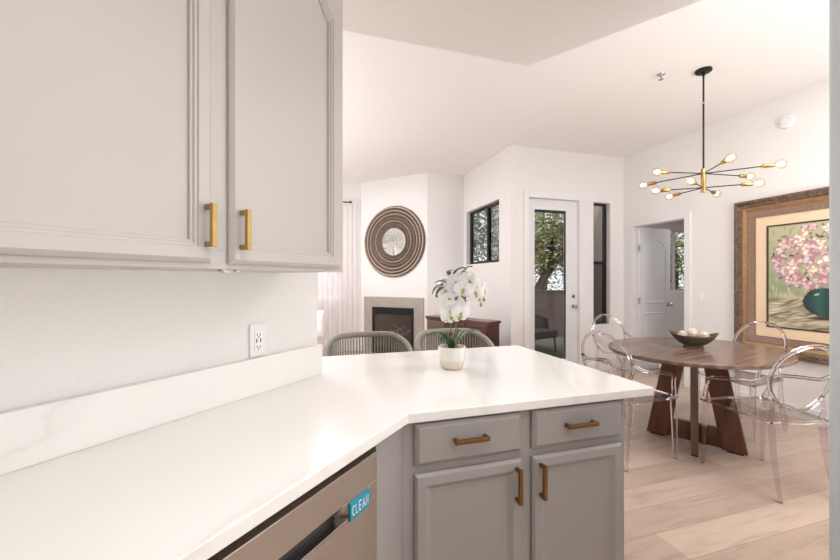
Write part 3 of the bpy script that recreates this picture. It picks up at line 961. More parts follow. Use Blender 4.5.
# ------------------------------------------------------------------ counter stools
def stool(loc, label):
    t = thing('counter_stool', label, 'bar stool', loc, 0, 'woven rope stools behind the peninsula')
    def rail(a, r=0.270, ry=0.24):
        d = abs(a) / R(105)
        return (r * math.sin(a), ry * math.cos(a), 0.952 - 0.13 * max(0, d - 0.35) ** 1.6 / 0.5)
    pts = [rail(R(-105 + 210 * k / 40)) for k in range(41)]
    MB().tube(pts, 0.021, 10, flat=0.8).build('top_rail', 'rope', t)
    def low(a): return (0.235 * math.sin(a), 0.205 * math.cos(a), 0.665)
    MB().tube([low(R(-105 + 210 * k / 40)) for k in range(41)], 0.014, 8).build('lower_rail', 'rope', t)
    rm = MB()
    for k in range(46):
        a = R(-102 + 204 * k / 45)
        p, q = Vector(rail(a)), Vector(low(a))
        rm.tube([p, p * 0.5 + q * 0.5 + Vector((0.012 * math.sin(a), 0.012 * math.cos(a), 0)), q], 0.0052, 6)
    rm.build('rope_weave', 'rope', t)
    MB().lathe([(0, -0.035), (0.20, -0.035), (0.222, -0.02), (0.226, 0.01), (0.205, 0.032), (0.12, 0.042), (0, 0.044)], 36, (0, 0, 0.655)).build('seat_cushion', 'cushion', t)
    MB().lathe([(0, 0), (0.20, 0), (0.20, 0.02), (0, 0.02)], 32, (0, 0, 0.598)).build('seat_base', 'black', t, smooth=False)
    for sx in (-1, 1):
        for sy in (-1, 1):
            MB().tube([(sx * 0.15, sy * 0.13, 0.60), (sx * 0.21, sy * 0.19, 0.0)], [0.015, 0.011], 8).build('leg', 'black', t)
    fr_ = MB()
    c4 = [(-0.188, -0.167), (0.188, -0.167), (0.188, 0.167), (-0.188, 0.167)]
    for i in range(4):
        a, b = c4[i], c4[(i + 1) % 4]
        fr_.tube([(a[0], a[1], 0.22), (b[0], b[1], 0.22)], 0.008, 8)
    fr_.build('footrest', 'black', t)
    return t
st = stool((0.392, 2.375, 0), 'grey woven rope counter stool behind the peninsula, in front of the fireplace')
dup(st, (0.985, 2.375, 0), 0, 'grey woven rope counter stool behind the potted orchid')

# ------------------------------------------------------------------ dining table
tb = thing('dining_table', 'oval walnut pedestal dining table with slanted plank legs', 'table', (3.10, 2.32, 0), R(13))
ta, tbb = 0.722, 0.602
def ell(a, b, n=96): return [(a * math.cos(2 * PI * i / n), b * math.sin(2 * PI * i / n)) for i in range(n)]
tm = MB()
n_ = 96
prof = [(0.965, 0.728), (0.985, 0.730), (1.0, 0.738), (1.0, 0.757), (0.996, 0.76)]
v = []; f = []
for s_, z in prof:
    for (x, y) in ell(ta * s_, tbb * s_, n_): v.append((x, y, z))
for k in range(len(prof) - 1):
    for i in range(n_):
        j = (i + 1) % n_
        f.append((k * n_ + i, k * n_ + j, (k + 1) * n_ + j, (k + 1) * n_ + i))
f.append(tuple(range(n_))[::-1]); f.append(tuple((len(prof) - 1) * n_ + i for i in range(n_)))
tm.add(v, f)
tm.build('tabletop', 'walnut', tb, angle=30)
# base: two crossing plank frames; world direction of the first is (.48,-.88)
bs = math.atan2(-0.88, 0.48) - R(13)
M1 = Matrix.Translation((-0.075, -0.03, 0)) @ Matrix.Rotation(bs, 4, 'Z')
def plank_leg(s, top=0.20, foot=0.335, th=0.028, wt=0.15, wf=0.155):
    m = MB()
    def q(x, z): return [(x[0], -th, z), (x[1], -th, z), (x[1], th, z), (x[0], th, z)]
    a = sorted((s * foot, s * (foot - wf))); b = sorted((s * top, s * (top - wt)))
    m.hexa(q(a, 0.012), q(b, 0.7275))
    return m
for s_ in (-1, 1):
    plank_leg(s_).xf(M1).build('plank_leg', 'walnutleg', tb, smooth=False, bevel=0.002)
MB().box(-0.18, 0.18, -0.024, 0.024, 0.02, 0.17).xf(M1).build('stretcher', 'walnutleg', tb, smooth=False, bevel=0.002)
M2 = M1 @ Matrix.Rotation(PI / 2 + R(9), 4, 'Z')
for s_ in (-1, 1):
    m = MB()
    a = sorted((s_ * 0.30, s_ * 0.17)); b = sorted((s_ * 0.285, s_ * 0.15)); th = 0.023
    m.hexa([(a[0], -th, 0.012), (a[1], -th, 0.012), (a[1], th, 0.012), (a[0], th, 0.012)], [(b[0], -th, 0.7275), (b[1], -th, 0.7275), (b[1], th, 0.7275), (b[0], th, 0.7275)])
    m.xf(M2).build('plank_leg', 'walnutpost', tb, smooth=False, bevel=0.002)
MB().box(0.028, 0.2, -0.022, 0.022, 0.02, 0.16).box(-0.2, -0.028, -0.022, 0.022, 0.02, 0.16).xf(M2).build('stretcher', 'walnutleg', tb, smooth=False, bevel=0.002)
for (mm, x) in ((M1, -0.26), (M1, 0.26), (M2, -0.24), (M2, 0.24)):
    MB().box(x - 0.05, x + 0.05, -0.02, 0.02, 0.0, 0.0118).xf(mm).build('foot_pad', 'blackgap', tb, smooth=False)

# bowl with twine balls
BR = R(-17) + math.atan2(-0.20, 0.34)
bl = thing('decorative_bowl', 'boat shaped hammered bronze bowl at the centre of the dining table', 'bowl', (3.14, 2.36, 0.7605), BR)
def bowl_fn(scale, lift):
    def fn(u, v):
        a = 2 * PI * u
        r = v ** 0.62
        x = 0.168 * r * math.cos(a) * scale
        y = 0.115 * r * math.sin(a) * scale
        z = lift + 0.088 * v ** 1.5 + 0.030 * (x / 0.168) ** 4
        return (x, y, z)
    return fn
MB().sheet(bowl_fn(1.0, 0.014), 56, 14, True).build('bowl_shell', 'bowl', bl, solid=0.007)
MB().lathe([(0.0, 0.0), (0.052, 0.0), (0.046, 0.017), (0, 0.017)], 28, (0, 0, 0), sx=1.5, sy=0.9).build('foot_ring', 'bowl', bl)
cb, sbn = math.cos(BR), math.sin(BR)
for i, (x, y, z, r, lab) in enumerate(((-0.074, -0.005, 0.100, 0.036, 'tan twine ball at the left end of the bronze bowl'),
                                      (-0.004, 0.022, 0.112, 0.048, 'largest cream openwork twine ball in the middle of the bowl'),
                                      (0.072, -0.005, 0.100, 0.040, 'cream twine ball at the right end of the bronze bowl'))):
    t = thing('twine_ball', lab, 'ball', (3.14 + x * cb - y * sbn, 2.36 + x * sbn + y * cb, 0.7605 + z), 0, 'twine balls in the bowl')
    MB().ball((0, 0, 0), r * 0.93, 16, 10).build('ball_core', 'ball', t)
    m = MB()
    for k in range(9):
        ax = Vector((random.uniform(-1, 1), random.uniform(-1, 1), random.uniform(-1, 1))).normalized()
        u_ = ax.orthogonal().normalized(); w_ = ax.cross(u_)
        m.tube([(u_ * math.cos(a) + w_ * math.sin(a)) * r for a in [2 * PI * q_ / 24 for q_ in range(24)]], r * 0.07, 5, True)
    m.build('twine_wrap', 'ball', t)

# ------------------------------------------------------------------ clear acrylic armchairs (local front = +y)
def sq_tube(m, pts, r, up=None):
    return m.tube(pts, r, 4, up=up)
def ghost(loc, rz, label):
    t = thing('acrylic_chair', label, 'chair', loc, rz, 'clear acrylic armchairs around the dining table')
    # seat plate
    front, rear, yd0, yd1 = 0.245, 0.185, 0.235, -0.225
    out = []
    for k in range(13):
        u = k / 12 * 2 - 1
        out.append((front * u, yd0 + 0.02 * (1 - u * u)))
    for k in range(13):
        u = 1 - k / 12 * 2
        out.append((rear * u, yd1 - 0.02 * (1 - u * u)))
    MB().prism(out, 0.452, 0.470).build('seat', 'acrylic', t, smooth=False, bevel=0.003)
    MB().tube([(x, y, 0.461) for x, y in out], 0.008, 6, True).build('seat_rim', 'acrylicedge', t)
    # legs
    for s in (-1, 1):
        MB().tube([(s * 0.226, 0.215, 0.452), (s * 0.230, 0.222, 0.22), (s * 0.232, 0.228, 0.0)], [0.026, 0.021, 0.016], 4, up=(1, 1, 0)).build('leg', 'acrylicedge', t, smooth=False)
    for s in (-1, 1):
        MB().tube([(s * 0.170, -0.205, 0.452), (s * 0.174, -0.225, 0.25), (s * 0.182, -0.272, 0.0)], [0.026, 0.021, 0.016], 4, up=(1, 1, 0)).build('leg', 'acrylicedge', t, smooth=False)
    # medallion back, tilted
    cz, cy, hw, hh = 0.735, -0.262, 0.205, 0.205
    tilt = math.tan(R(13))
    def op(a, k=1.0, yo=0.0):
        x = hw * k * math.sin(a); z = hh * k * math.cos(a)
        curve = 0.03 * (x / hw) ** 2
        return (x, cy - tilt * z + curve + yo, cz + z)
    ring = [op(2 * PI * i / 56) for i in range(56)]
    m = MB()
    def disc(u, v):
        return op(2 * PI * u, v if v > 0 else 0.001)
    m.sheet(disc, 56, 8, True)
    b_ = m.build('back', 'acrylic', t)
    MB().tube(ring, 0.0115, 8, True).build('back_rim', 'acrylicedge', b_)
    # uprights joining the seat to the back
    for s in (-1, 1):
        p = op(s * R(128))
        MB().tube([(s * 0.172, -0.20, 0.458), (s * 0.175, -0.215, 0.52), p], [0.018, 0.015, 0.012], 4, up=(1, 1, 0)).build('back_upright', 'acrylicedge', t, smooth=False)
    # arms
    for s in (-1, 1):
        p = Vector(op(s * R(88)))
        arm = [p, (s * 0.235, -0.15, 0.694), (s * 0.262, 0.0, 0.672), (s * 0.268, 0.10, 0.655), (s * 0.262, 0.155, 0.635), (s * 0.250, 0.175, 0.585), (s * 0.240, 0.195, 0.52), (s * 0.232, 0.215, 0.462)]
        MB().tube(arm, [0.012, 0.0125, 0.013, 0.014, 0.015, 0.015, 0.017, 0.02], 6).build('armrest', 'acrylicedge', t, angle=50)
    return t
gh = ghost((2.945, 1.735, 0), -0.22, 'clear acrylic armchair nearest the camera on the right, its back to us')
dup(gh, (2.365, 2.300, 0), -PI / 2 + 0.18, 'clear acrylic armchair between the peninsula corner and the table')
dup(gh, (3.180, 3.100, 0), PI - 0.05, 'clear acrylic armchair behind the table near the narrow window')
dup(gh, (3.735, 2.375, 0), PI / 2, 'clear acrylic armchair beyond the table in front of the framed painting')

# ------------------------------------------------------------------ chandelier
BULB_W = 4.0
ch = thing('chandelier', 'black and brass sputnik chandelier with glowing globe bulbs above the table', 'chandelier', (3.30, 2.39, HC - 0.001))
MB().lathe([(0, 0), (0.062, 0), (0.062, -0.016), (0.055, -0.021), (0.012, -0.024), (0.012, -0.05), (0, -0.05)][::-1], 32).build('canopy', 'black', ch)
rod = MB().tube([(0, 0, -0.03), (0, 0, -0.86)], 0.0072, 10)
rod.build('rod', 'black', ch)
MB().lathe([(0, -0.292), (0.0095, -0.292), (0.0095, -0.280), (0, -0.280)], 12).build('rod_collar', 'chrome', ch)
MB().lathe([(0, -1.06), (0.017, -1.06), (0.019, -1.055), (0.019, -0.862), (0.015, -0.855), (0, -0.855)], 20).build('hub', 'brass', ch)
for dz, lst in ((-0.896, [(-0.431, 0.081), (-0.159, 0.464), (-0.225, -0.365), (0.323, -0.377), (0.496, -0.053)]),
                (-1.019, [(-0.302, 0.207), (0.028, 0.345), (-0.318, -0.129), (0.286, -0.248), (0.346, 0.131)])):
    for (x, y) in lst:
        d = Vector((x, y, 0)); L = d.length; d.normalize()
        c0 = Vector((0, 0, dz))
        e = c0 + d * (L - 0.118)
        arm = MB().tube([c0 + d * 0.012, e + d * 0.01], 0.0046, 8).build('arm', 'black', ch)
        MB().tube([e, e + d * 0.008, e + d * 0.072, e + d * 0.078], [0.012, 0.0165, 0.0165, 0.013], 16).build('socket', 'brass', arm)
        bc_ = c0 + d * L
        m = MB()
        prof = [(0.0125, -0.042), (0.0135, -0.034), (0.022, -0.027), (0.0345, -0.010), (0.037, 0.004), (0.033, 0.020), (0.020, 0.032), (0.0, 0.037)]
        m.lathe(prof, 22)
        q = Vector((0, 0, 1)).rotation_difference(d)
        m.xf(Matrix.Translation(bc_) @ q.to_matrix().to_4x4())
        gb = m.build('bulb', 'bulb', ch)
        fm = MB().ball((0, 0, -0.004), 0.0145, 10, 8, (1, 1, 1.7))
        fm.xf(Matrix.Translation(bc_) @ q.to_matrix().to_4x4())
        fl = fm.build('filament', 'glow', gb)
        lp_ = bpy.data.lights.new('bulb_light', 'POINT'); lp_.energy = BULB_W; lp_.color = (1, 0.90, 0.78); lp_.shadow_soft_size = 0.012
        lo = bpy.data.objects.new('bulb_light', lp_); C.objects.link(lo); lo.location = bc_; lo.parent = ch

# ceiling sprinkler, smoke detector, switch
sp = thing('ceiling_sprinkler', 'small chrome fire sprinkler head on the ceiling left of the chandelier', 'sprinkler', (3.005, 2.546, HC - 0.001))
MB().lathe([(0, -0.006), (0.030, -0.006), (0.034, 0), (0, 0)], 24).build('escutcheon', 'chrome', sp)
MB().lathe([(0, -0.050), (0.020, -0.050), (0.020, -0.047), (0.005, -0.045), (0.005, -0.03), (0.012, -0.022), (0.012, -0.006), (0, -0.006)], 16).build('sprinkler_head', 'chrome', sp)
sd = thing('smoke_detector', 'round white smoke detector high on the right wall', 'smoke detector', (4.549, 2.482, 2.896), -PI / 2)
# local -y points to -x (into the room)
MB().lathe([(0.068, 0), (0.068, 0.012), (0.060, 0.028), (0.040, 0.034), (0.038, 0.030), (0.030, 0.030), (0.028, 0.036), (0, 0.038)], 36, (0, 0, 0), 'y').build('detector_body', 'trim', sd)
MB().ball((-0.045, -0.034, -0.012), 0.005, 8, 6).build('indicator', 'slot', sd)
ls = thing('light_switch', 'white light switch plate beside the bedroom doorway', 'light switch', (4.549, 3.313, 1.126), -PI / 2)
MB().box(-0.036, 0.036, -0.006, 0, -0.058, 0.058).build('cover_plate', 'plastic', ls, smooth=False, bevel=0.002)
MB().box(-0.016, 0.016, -0.010, -0.006, -0.033, 0.033).build('rocker', 'plasticg', ls, smooth=False, bevel=0.002)

# ------------------------------------------------------------------ framed painting on the right wall (local x = -Y world, front = -y -> -x)
FW, F0, F1 = 1.36, 0.56, 2.172
pc = thing('framed_painting', 'floral still life oil painting in a wide carved bronze frame', 'painting', (4.549, 2.931, F0), -PI / 2)
FH = F1 - F0
def ring_frame(name, mat, i0, i1, prof, **kw):
    """frame between insets i0..i1 with cross profile [(t, depth)]"""
    m = MB(); loops = []
    for t, d in prof:
        i = i0 + (i1 - i0) * t
        loops.append([(i, -d, i), (FW - i, -d, i), (FW - i, -d, FH - i), (i, -d, FH - i)])
    k = len(loops)
    v = [p for L in loops for p in L]; f = []
    for a in range(k):
        b = (a + 1) % k
        for j in range(4):
            j2 = (j + 1) % 4
            f.append((a * 4 + j, a * 4 + j2, b * 4 + j2, b * 4 + j))
    m.add(v, f)
    return m.build(name, mat, pc, angle=30, **kw)
oc = ring_frame('carved_moulding', 'frame_c', 0.0, 0.078, [(0, 0.001), (0, 0.045), (0.2, 0.058), (0.5, 0.062), (0.8, 0.056), (1, 0.045), (1, 0.001)])
# carved leaf scrolls along the outer moulding
sc = MB()
def scroll(x, z, rot):
    for k in range(5):
        a = rot + k * 0.9
        r = 0.020 - k * 0.002
        sc.ball((x + r * math.cos(a), -0.060, z + r * math.sin(a)), 0.0085, 7, 5, (1.25, 0.8, 1.0))
step = 0.052
k = 0
z = 0.03
while z < FH - 0.02:
    scroll(0.039, z, k * 1.2); scroll(FW - 0.039, z, k * 1.2 + 2); z += step; k += 1
x = 0.09
while x < FW - 0.08:
    scroll(x, FH - 0.039, k * 1.2); scroll(x, 0.039, k * 1.2 + 1); x += step; k += 1
sc.tube([(0.039, -0.058, 0.039), (FW - 0.039, -0.058, 0.039), (FW - 0.039, -0.058, FH - 0.039), (0.039, -0.058, FH - 0.039)], 0.012, 6, True)
sc.build('leaf_carving', 'frame_c', oc)
ring_frame('gilt_band', 'frame_g', 0.078, 0.122, [(0, 0.001), (0, 0.042), (0.25, 0.046), (0.7, 0.036), (1, 0.030), (1, 0.001)])
ring_frame('burl_band', 'frame_b', 0.122, 0.192, [(0, 0.001), (0, 0.036), (0.12, 0.038), (0.85, 0.022), (1, 0.026), (1, 0.001)])
ring_frame('linen_mat', 'linen', 0.192, 0.288, [(0, 0.001), (0, 0.018), (1, 0.014), (1, 0.001)])
ring_frame('inner_fillet', 'fillet', 0.288, 0.302, [(0, 0.001), (0, 0.020), (1, 0.017), (1, 0.001)])
# canvas: brush-stroke colours on a fine mesh
ax0, ax1, az0, az1 = 0.301, FW - 0.301, 0.301, FH - 0.301
NX, NZ = 120, 160
rnd = random.Random(5)
import numpy as np
img = np.zeros((NZ, NX, 3))
def lp(a, b, t): return tuple(u + (v_ - u) * t for u, v_ in zip(a, b))
for j in range(NZ):
    for i in range(NX):
        u, v_ = i / NX, j / NZ
        if v_ > 0.30 + 0.05 * math.sin(u * 5):
            c = lp((150, 160, 120), (190, 184, 148), min(1, max(0, (v_ - 0.3) * 1.3)))
            c = lp(c, (126, 148, 110), max(0, 0.6 - u * 1.2) * max(0, 1 - abs(v_ - 0.40) * 4))
        else:
            c = lp((132, 120, 98), (206, 194, 166), 0.5 + 0.5 * math.sin(v_ * 40 + u * 9) * (0.4 + 0.6 * u))
        img[j, i] = c
def dab(u, v_, rx, rz, c, ang=0.0, soft=0.35):
    ci, cj = u * NX, v_ * NZ
    rx_, rz_ = rx * NX, rz * NX
    R_ = int(max(rx_, rz_)) + 2
    ca, sa = math.cos(ang), math.sin(ang)
    for j in range(max(0, int(cj) - R_), min(NZ, int(cj) + R_ + 1)):
        for i in range(max(0, int(ci) - R_), min(NX, int(ci) + R_ + 1)):
            dx, dz_ = i - ci, j - cj
            a, b = (dx * ca + dz_ * sa) / rx_, (-dx * sa + dz_ * ca) / rz_
            d = a * a + b * b
            if d < 1:
                t = min(1, (1 - d) / soft)
                img[j, i] = img[j, i] * (1 - t) + np.array(c) * t
for _ in range(260):      # background strokes
    u, v_ = rnd.random(), rnd.uniform(0.28, 1)
    dab(u, v_, 0.05, 0.012, lp((146, 148, 116), (206, 198, 166), rnd.random()), rnd.uniform(0.9, 2.2), 0.9)
for _ in range(170):      # table strokes
    u, v_ = rnd.random(), rnd.uniform(0, 0.27)
    dab(u, v_, 0.10, 0.013, rnd.choice([(196, 184, 158), (92, 82, 64), (222, 212, 188), (120, 106, 82), (158, 144, 118)]), 0.25 + rnd.uniform(-0.2, 0.2), 0.9)
# vase
for j in range(NZ):
    for i in range(NX):
        u, v_ = i / NX, j / NZ
        du = (u - 0.58) / (0.215 * math.sqrt(max(0.0, 1 - ((v_ - 0.26) / 0.13) ** 2)) + 1e-6) if abs(v_ - 0.26) < 0.13 else 9
        if abs(du) < 1:
            img[j, i] = lp((22, 52, 50), (64, 110, 104), max(0, 0.6 - abs(du + 0.3)))
dab(0.50, 0.33, 0.03, 0.012, (150, 196, 186), 0.3)
dab(0.62, 0.12, 0.24, 0.03, (64, 56, 44), 0.1, 0.8)
for _ in range(150):      # foliage
    a, r = rnd.uniform(0, 2 * PI), math.sqrt(rnd.random())
    dab(0.48 + 0.45 * r * math.cos(a), 0.67 + 0.30 * r * math.sin(a), 0.034, 0.013, rnd.choice([(52, 74, 46), (84, 104, 66), (40, 58, 44), (108, 126, 84)]), rnd.uniform(0, PI), 0.6)
pinks = [(226, 184, 182), (236, 210, 204), (206, 158, 158), (242, 230, 218), (218, 176, 176), (236, 220, 190), (200, 170, 176)]
for _ in range(95):       # blossoms
    a, r = rnd.uniform(0, 2 * PI), math.sqrt(rnd.random())
    u, v_ = 0.48 + 0.44 * r * math.cos(a), 0.68 + 0.28 * r * math.sin(a)
    R0 = rnd.uniform(0.034, 0.076)
    c = rnd.choice(pinks)
    dab(u, v_, R0 * 1.08, R0, lp(c, (120, 80, 84), 0.45), 0, 0.5)
    for q_ in range(5):
        b = rnd.uniform(0, 2 * PI)
        dab(u + R0 * 0.45 * math.cos(b), v_ + R0 * 0.35 * math.sin(b), R0 * 0.5, R0 * 0.3, lp(c, (255, 250, 244), rnd.uniform(0, 0.5)), b, 0.6)
    dab(u, v_, R0 * 0.28, R0 * 0.2, lp(c, (170, 100, 104), 0.5), 0, 0.8)
me = bpy.data.meshes.new('canvas')
vv = [(ax0 + (ax1 - ax0) * i / NX, -0.012, az0 + (az1 - az0) * j / NZ) for j in range(NZ + 1) for i in range(NX + 1)]
fc = [(j * (NX + 1) + i, j * (NX + 1) + i + 1, (j + 1) * (NX + 1) + i + 1, (j + 1) * (NX + 1) + i) for j in range(NZ) for i in range(NX)]
me.from_pydata(vv, [], fc)
ca = me.color_attributes.new('Col', 'FLOAT_COLOR', 'POINT')
buf = []
for j in range(NZ + 1):
    for i in range(NX + 1):
        c = lin(tuple(img[min(j, NZ - 1), min(i, NX - 1)]))
        buf += [c[0], c[1], c[2], 1.0]
ca.data.foreach_set('color', buf)
me.materials.append(MT['paint'])
cv = bpy.data.objects.new('canvas', me); C.objects.link(cv); cv.parent = pc

# ------------------------------------------------------------------ orchid on the counter (local x = to the right of the view)
orc = thing('potted_orchid', 'white moth orchid in a small white ceramic pot on the peninsula', 'potted plant', (0.663, 1.651, 0.9145), R(-17))
orc.scale = (0.96, 0.96, 0.96)
k = 1.77 / 375.0 / 0.96
def px(x, y, d=0.0): return ((x - 452) * k, d, (368 - y) * k)
pot = MB()
pot.lathe([(0, 0.0), (0.046, 0.0), (0.056, 0.008), (0.064, 0.028), (0.0655, 0.044)], 12)
pot.build('pot_base', 'sand', orc, angle=30)
MB().lathe([(0.0655, 0.044), (0.0675, 0.075), (0.069, 0.108), (0.064, 0.108), (0.060, 0.085), (0, 0.083)], 12).build('pot', 'glaze', orc, angle=20)
MB().lathe([(0, 0.092), (0.03, 0.091), (0.061, 0.0865)], 16).build('potting_moss', 'soil', orc)
def leaf(path, wmax, mat, parent, fold=0.35, name='leaf'):
    """blade along a path of points with width profile"""
    path = [Vector(p) for p in path]
    def pos(t):
        s_ = t * (len(path) - 1); i = min(int(s_), len(path) - 2); fr_ = s_ - i
        p0, p1, p2, p3 = path[max(i - 1, 0)], path[i], path[i + 1], path[min(i + 2, len(path) - 1)]
        return 0.5 * ((2 * p1) + (p2 - p0) * fr_ + (2 * p0 - 5 * p1 + 4 * p2 - p3) * fr_ ** 2 + (3 * p1 - p0 - 3 * p2 + p3) * fr_ ** 3)
    def fn(u, v_):
        p = pos(u); t = (pos(min(1, u + 0.02)) - pos(max(0, u - 0.02))).normalized()
        side = t.cross(Vector((0, 0, 1)))
        if side.length < 0.2: side = t.cross(Vector((0, -1, 0)))
        side.normalize()
        side = (side + Vector((0, 0, 0.0))).normalized()
        up = side.cross(t)
        w_ = wmax * (math.sin(PI * min(1, u * 0.92 + 0.06)) ** 0.7)
        a = (v_ - 0.5) * 2
        return tuple(p + side * (w_ * a) + up * (abs(a) * w_ * fold))
    return MB().sheet(fn, 18, 6).build(name, mat, parent, solid=0.0025)
leaf([(0, 0, 0.088), px(446, 340), px(438, 333, -0.02), px(430, 333, -0.05)], 0.027, 'orchleaf', orc)
leaf([(0.0, 0.0, 0.088), px(458, 342), px(466, 334, 0.0), px(476, 331, 0.01), px(482, 333, 0.02)], 0.020, 'orchleafd', orc)
leaf([(-0.005, -0.01, 0.088), px(449, 341, -0.03), px(444, 337, -0.06), px(440, 339, -0.09)], 0.024, 'orchleaf', orc)
leaf([(0.005, 0.01, 0.088), px(456, 340, 0.03), px(462, 333, 0.07), px(468, 334, 0.11)], 0.022, 'orchleafd', orc)
MB().tube([(-0.006, 0, 0.088), px(451, 325, 0.01), px(452, 300, 0.015), px(456, 280, 0.01), px(463, 271, 0.0), px(472, 274, -0.01), px(478, 285, -0.015), px(481, 297, -0.02)], 0.0028, 7).build('stem', 'stem', orc)
MB().tube([(0.010, 0.0, 0.088), px(456, 325), px(455, 305), px(451, 290, 0.01), px(444, 284, 0.01), px(438, 288, 0.0)], 0.0026, 7).build('stem', 'stem', orc)
MB().tube([(0.018, -0.004, 0.088), px(457.5, 345), px(457, 318)], 0.0024, 6).build('support_stake', 'bronze', orc)
def flower(c, size, yaw, pitch, rot=0.0, name='flower'):
    M = Matrix.Translation(c) @ Matrix.Rotation(yaw, 4, 'Z') @ Matrix.Rotation(pitch, 4, 'X') @ Matrix.Rotation(rot, 4, 'Y')
    m = MB()
    def petal(ang, L, W, cup):
        def fn(u, v_):
            a = (v_ - 0.5) * 2
            w_ = W * math.sin(PI * (0.08 + 0.90 * u)) ** 0.6 if u < 1 else 0
            x = w_ * a; z = L * u
            y = cup * (a * a) * w_ - 0.10 * L * math.sin(PI * u) + 0.12 * L * u * u
            ca_, sa_ = math.cos(ang), math.sin(ang)
            return (x * ca_ + z * sa_, y, -x * sa_ + z * ca_)
        m.sheet(fn, 8, 6)
    petal(R(78), size, size * 0.62, -0.25)
    petal(R(-78), size, size * 0.62, -0.25)
    petal(0, size * 0.95, size * 0.38, -0.2)
    petal(R(142), size * 0.92, size * 0.36, -0.2)
    petal(R(-142), size * 0.92, size * 0.36, -0.2)
    m.xf(M)
    fo = m.build(name, 'petal', orc, solid=0.0012)
    lm = MB()
    lm.ball((0, -size * 0.16, -size * 0.06), size * 0.15, 8, 6, (1, 1.2, 1)).ball((0, -size * 0.22, -size * 0.30), size * 0.12, 8, 6, (0.9, 1, 1.7))
    lm.xf(M)
    lm.build('lip', 'lip', fo)
FL = [((456, 282, -0.02), 0.052, -0.25, 0.0), ((469, 281, -0.03), 0.054, 0.05, -0.1), ((474, 292, -0.045), 0.050, 0.25, 0.1), ((462, 289, -0.055), 0.050, -0.1, 0.15),
      ((446, 291, -0.01), 0.046, -0.6, 0.05), ((443, 284, 0.02), 0.040, -0.9, 0.0), ((483, 290, -0.01), 0.042, 0.9, 0.25), ((449, 298, -0.03), 0.042, -0.4, 0.2),
      ((450, 310, -0.045), 0.056, -0.2, 0.05), ((459, 312, -0.05), 0.052, 0.3, 0.1), ((447, 316, -0.02), 0.044, -0.7, 0.2), ((464, 307, -0.01), 0.046, 0.7, 0.0)]
for (x, y, d), s_, yw, pt in FL:
    flower(px(x, y, d), s_, yw, pt, random.uniform(-0.2, 0.2))
for (x, y) in ((478, 299), (483, 299.5), (480, 304.5), (477, 294)):
    MB().ball(px(x, y, -0.03), 0.0085, 10, 7, (0.85, 0.85, 1.2)).tube([px(x, y - 2, -0.03), px(480, 292, -0.02)], 0.0015, 5).build('bud', 'bud', orc)
for (x, y) in ((450, 316.5), (457.5, 317)):
    MB().ball(px(x, y, -0.085), 0.0085, 10, 7, (0.9, 0.9, 1.1)).tube([px(x, y, -0.085), px(453, 313, -0.03)], 0.0015, 5).build('bud', 'bud', orc)
for path in (([px(452, 278), px(456, 271, -0.02), px(462, 268, -0.03), px(466, 270, -0.03)]),
             ([px(463, 272), px(468, 267, 0.0), px(473, 267, 0.0)]),
             ([px(443, 285), px(438, 286, -0.01), px(434, 290, -0.02), px(432, 294, -0.02)]),
             ([px(444, 287), px(440, 289, -0.03), px(437, 293, -0.04), px(436, 297, -0.04)]),
             ([px(446, 282), px(440, 281, 0.0), px(435, 283, 0.0)]),
             ([px(455, 284), px(456, 292, -0.03), px(455, 300, -0.05)]),
             ([px(458, 288), px(462, 296, -0.05), px(464, 301, -0.06)]),
             ([px(450, 278), px(449, 272, 0.02), px(453, 270, 0.03)])):
    leaf(path, 0.012, 'orchleafd', orc, 0.3, 'spray_leaf')

# ------------------------------------------------------------------ outside: patio, wall, trees
struct(MB().prism([(2.768, 4.591), (4.655, 4.591), (4.655, 5.73), (14, 5.73), (14, 16), (-6, 16), (-6, 7.21), (2.768, 7.21)], -0.12, -0.03).build('ground', 'patiofl', smooth=False))
tag(MB().box(2.78, 4.6, 5.2, 7.45, -0.029, -0.012).build('turf_mat', 'turf', smooth=False), 'strip of short green turf on the patio outside the glass door', 'turf')
pw = thing('patio_wall', 'low beige stucco wall closing off the patio', 'garden wall', (3.5, 7.6, -0.029))
MB().box(-0.7, 9.5, 0, 0.18, 0, 1.08).build('wall_body', 'stucco', pw, smooth=False)
MB().box(-0.72, 9.52, -0.015, 0.195, 1.0805, 1.115).build('wall_cap', 'stucco', pw, smooth=False)
pc_ = thing('patio_armchair', 'dark wicker armchair on the patio behind the glass door', 'chair', (4.12, 6.15, -0.004), R(15))
MB().box(-0.34, 0.34, -0.30, 0.30, 0.26, 0.40).build('seat', 'wicker', pc_, bevel=0.03)
def pback(u, v_):
    a = R(-110 + 220 * u)
    r = 0.36 + 0.05 * v_
    return (r * math.sin(a), 0.30 * math.cos(a) + 0.02 + 0.08 * v_, 0.38 + v_ * (0.36 - 0.16 * abs(u - 0.5) * 2))
MB().sheet(pback, 28, 6).build('backrest', 'wicker', pc_, solid=0.035)
for sx in (-0.28, 0.28):
    for sy in (-0.25, 0.25):
        MB().tube([(sx, sy, 0.27), (sx * 1.08, sy * 1.08, 0)], [0.02, 0.014], 8).build('leg', 'wicker', pc_)

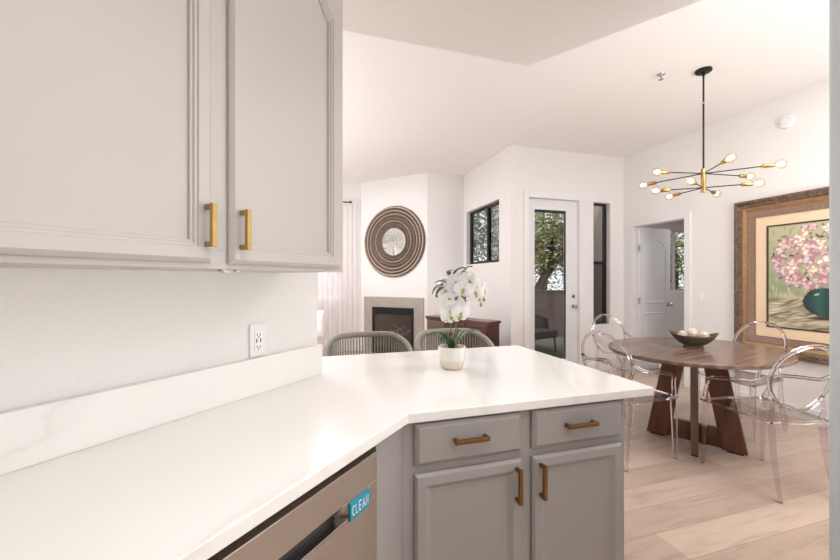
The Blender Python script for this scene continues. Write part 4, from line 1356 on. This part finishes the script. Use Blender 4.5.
def tree(name_seed, loc, crown, trunk, nleaf, label, mat='leaf', lean=(0, 0)):
    rn = random.Random(name_seed)
    t = thing('tree', label, 'tree', loc, 0, 'trees beyond the patio wall')
    tm_ = MB()
    tm_.tube(trunk, [0.17 - 0.11 * i / (len(trunk) - 1) for i in range(len(trunk))], 10)
    top = Vector(trunk[-1]); midp = Vector(trunk[len(trunk) // 2])
    blobs = []
    for (cx, cy, cz, r) in crown:
        c = Vector((cx, cy, cz)); blobs.append((c, r))
        st_ = midp.lerp(top, rn.random())
        tm_.tube([st_, st_.lerp(c, 0.5) + Vector((0, 0, 0.15)), c], [0.07, 0.045, 0.015], 7)
    tm_.build('trunk', 'bark', t)
    lm_ = MB()
    vs, fs = [], []
    tot = sum(r ** 2 for _, r in blobs)
    for c, r in blobs:
        for _ in range(int(nleaf * r * r / tot)):
            d = Vector((rn.gauss(0, 1), rn.gauss(0, 1), rn.gauss(0, 1))).normalized()
            p = c + d * (r * (0.35 + 0.65 * rn.random() ** 0.6))
            a = Vector((rn.gauss(0, 1), rn.gauss(0, 1), rn.gauss(0, 1))).normalized()
            b = a.orthogonal().normalized()
            L, W = rn.uniform(0.08, 0.17), rn.uniform(0.045, 0.085)
            i = len(vs)
            vs += [tuple(p), tuple(p + a * L * 0.5 + b * W * 0.5), tuple(p + a * L), tuple(p + a * L * 0.5 - b * W * 0.5)]
            fs.append((i, i + 1, i + 2, i + 3))
    lm_.add(vs, fs)
    fo = lm_.build('foliage', mat, t, smooth=False)
    return t
tree(1, (6.9, 9.2, -0.03), [(0.2, 0.2, 3.4, 1.0), (-0.7, 0.2, 3.0, 0.85), (0.8, 0.1, 2.7, 0.8), (-0.1, 0.4, 2.2, 0.75), (-0.9, 0.3, 2.1, 0.7), (0.9, 0.2, 1.9, 0.6)],
     [(-0.9, 0, 0), (-0.7, 0, 0.9), (-0.3, 0.05, 1.5), (0.3, 0.1, 2.1), (0.7, 0.1, 3.0)], 6500, 'spreading tree with a leaning dark trunk beyond the patio wall, seen through the glass door')
tree(2, (9.3, 13.2, -0.03), [(0, 0, 3.9, 1.5), (1.2, 0.2, 2.8, 1.2), (-1.2, 0.2, 2.8, 1.2), (0.2, 0.1, 1.9, 1.2)],
     [(0, 0, 0), (0.05, 0, 1.2), (-0.1, 0, 2.4), (0, 0, 3.4)], 7000, 'dense silvery tree in the distance behind the leaning tree', 'leafb')
tree(3, (11.6, 9.4, -0.03), [(0, 0, 3.0, 1.2), (1.1, 0.2, 2.3, 1.0), (-1.0, 0.1, 2.2, 1.0), (0.2, 0.1, 1.4, 0.9)],
     [(0, 0, 0), (0.05, 0, 1.0), (0.1, 0, 2.0), (0, 0, 2.9)], 6000, 'bushy tree framed by the bedroom window beyond the open door')
tree(4, (3.95, 9.4, -0.03), [(0.1, 0, 3.9, 1.0), (0.5, 0, 3.0, 0.8), (-0.5, 0.1, 3.1, 0.8), (0.2, 0, 2.2, 0.9)],
     [(0, 0, 0), (0.1, 0, 1.5), (-0.1, 0, 2.8), (0, 0, 3.8)], 6000, 'pale silvery tree framed by the high side window', 'leafb')
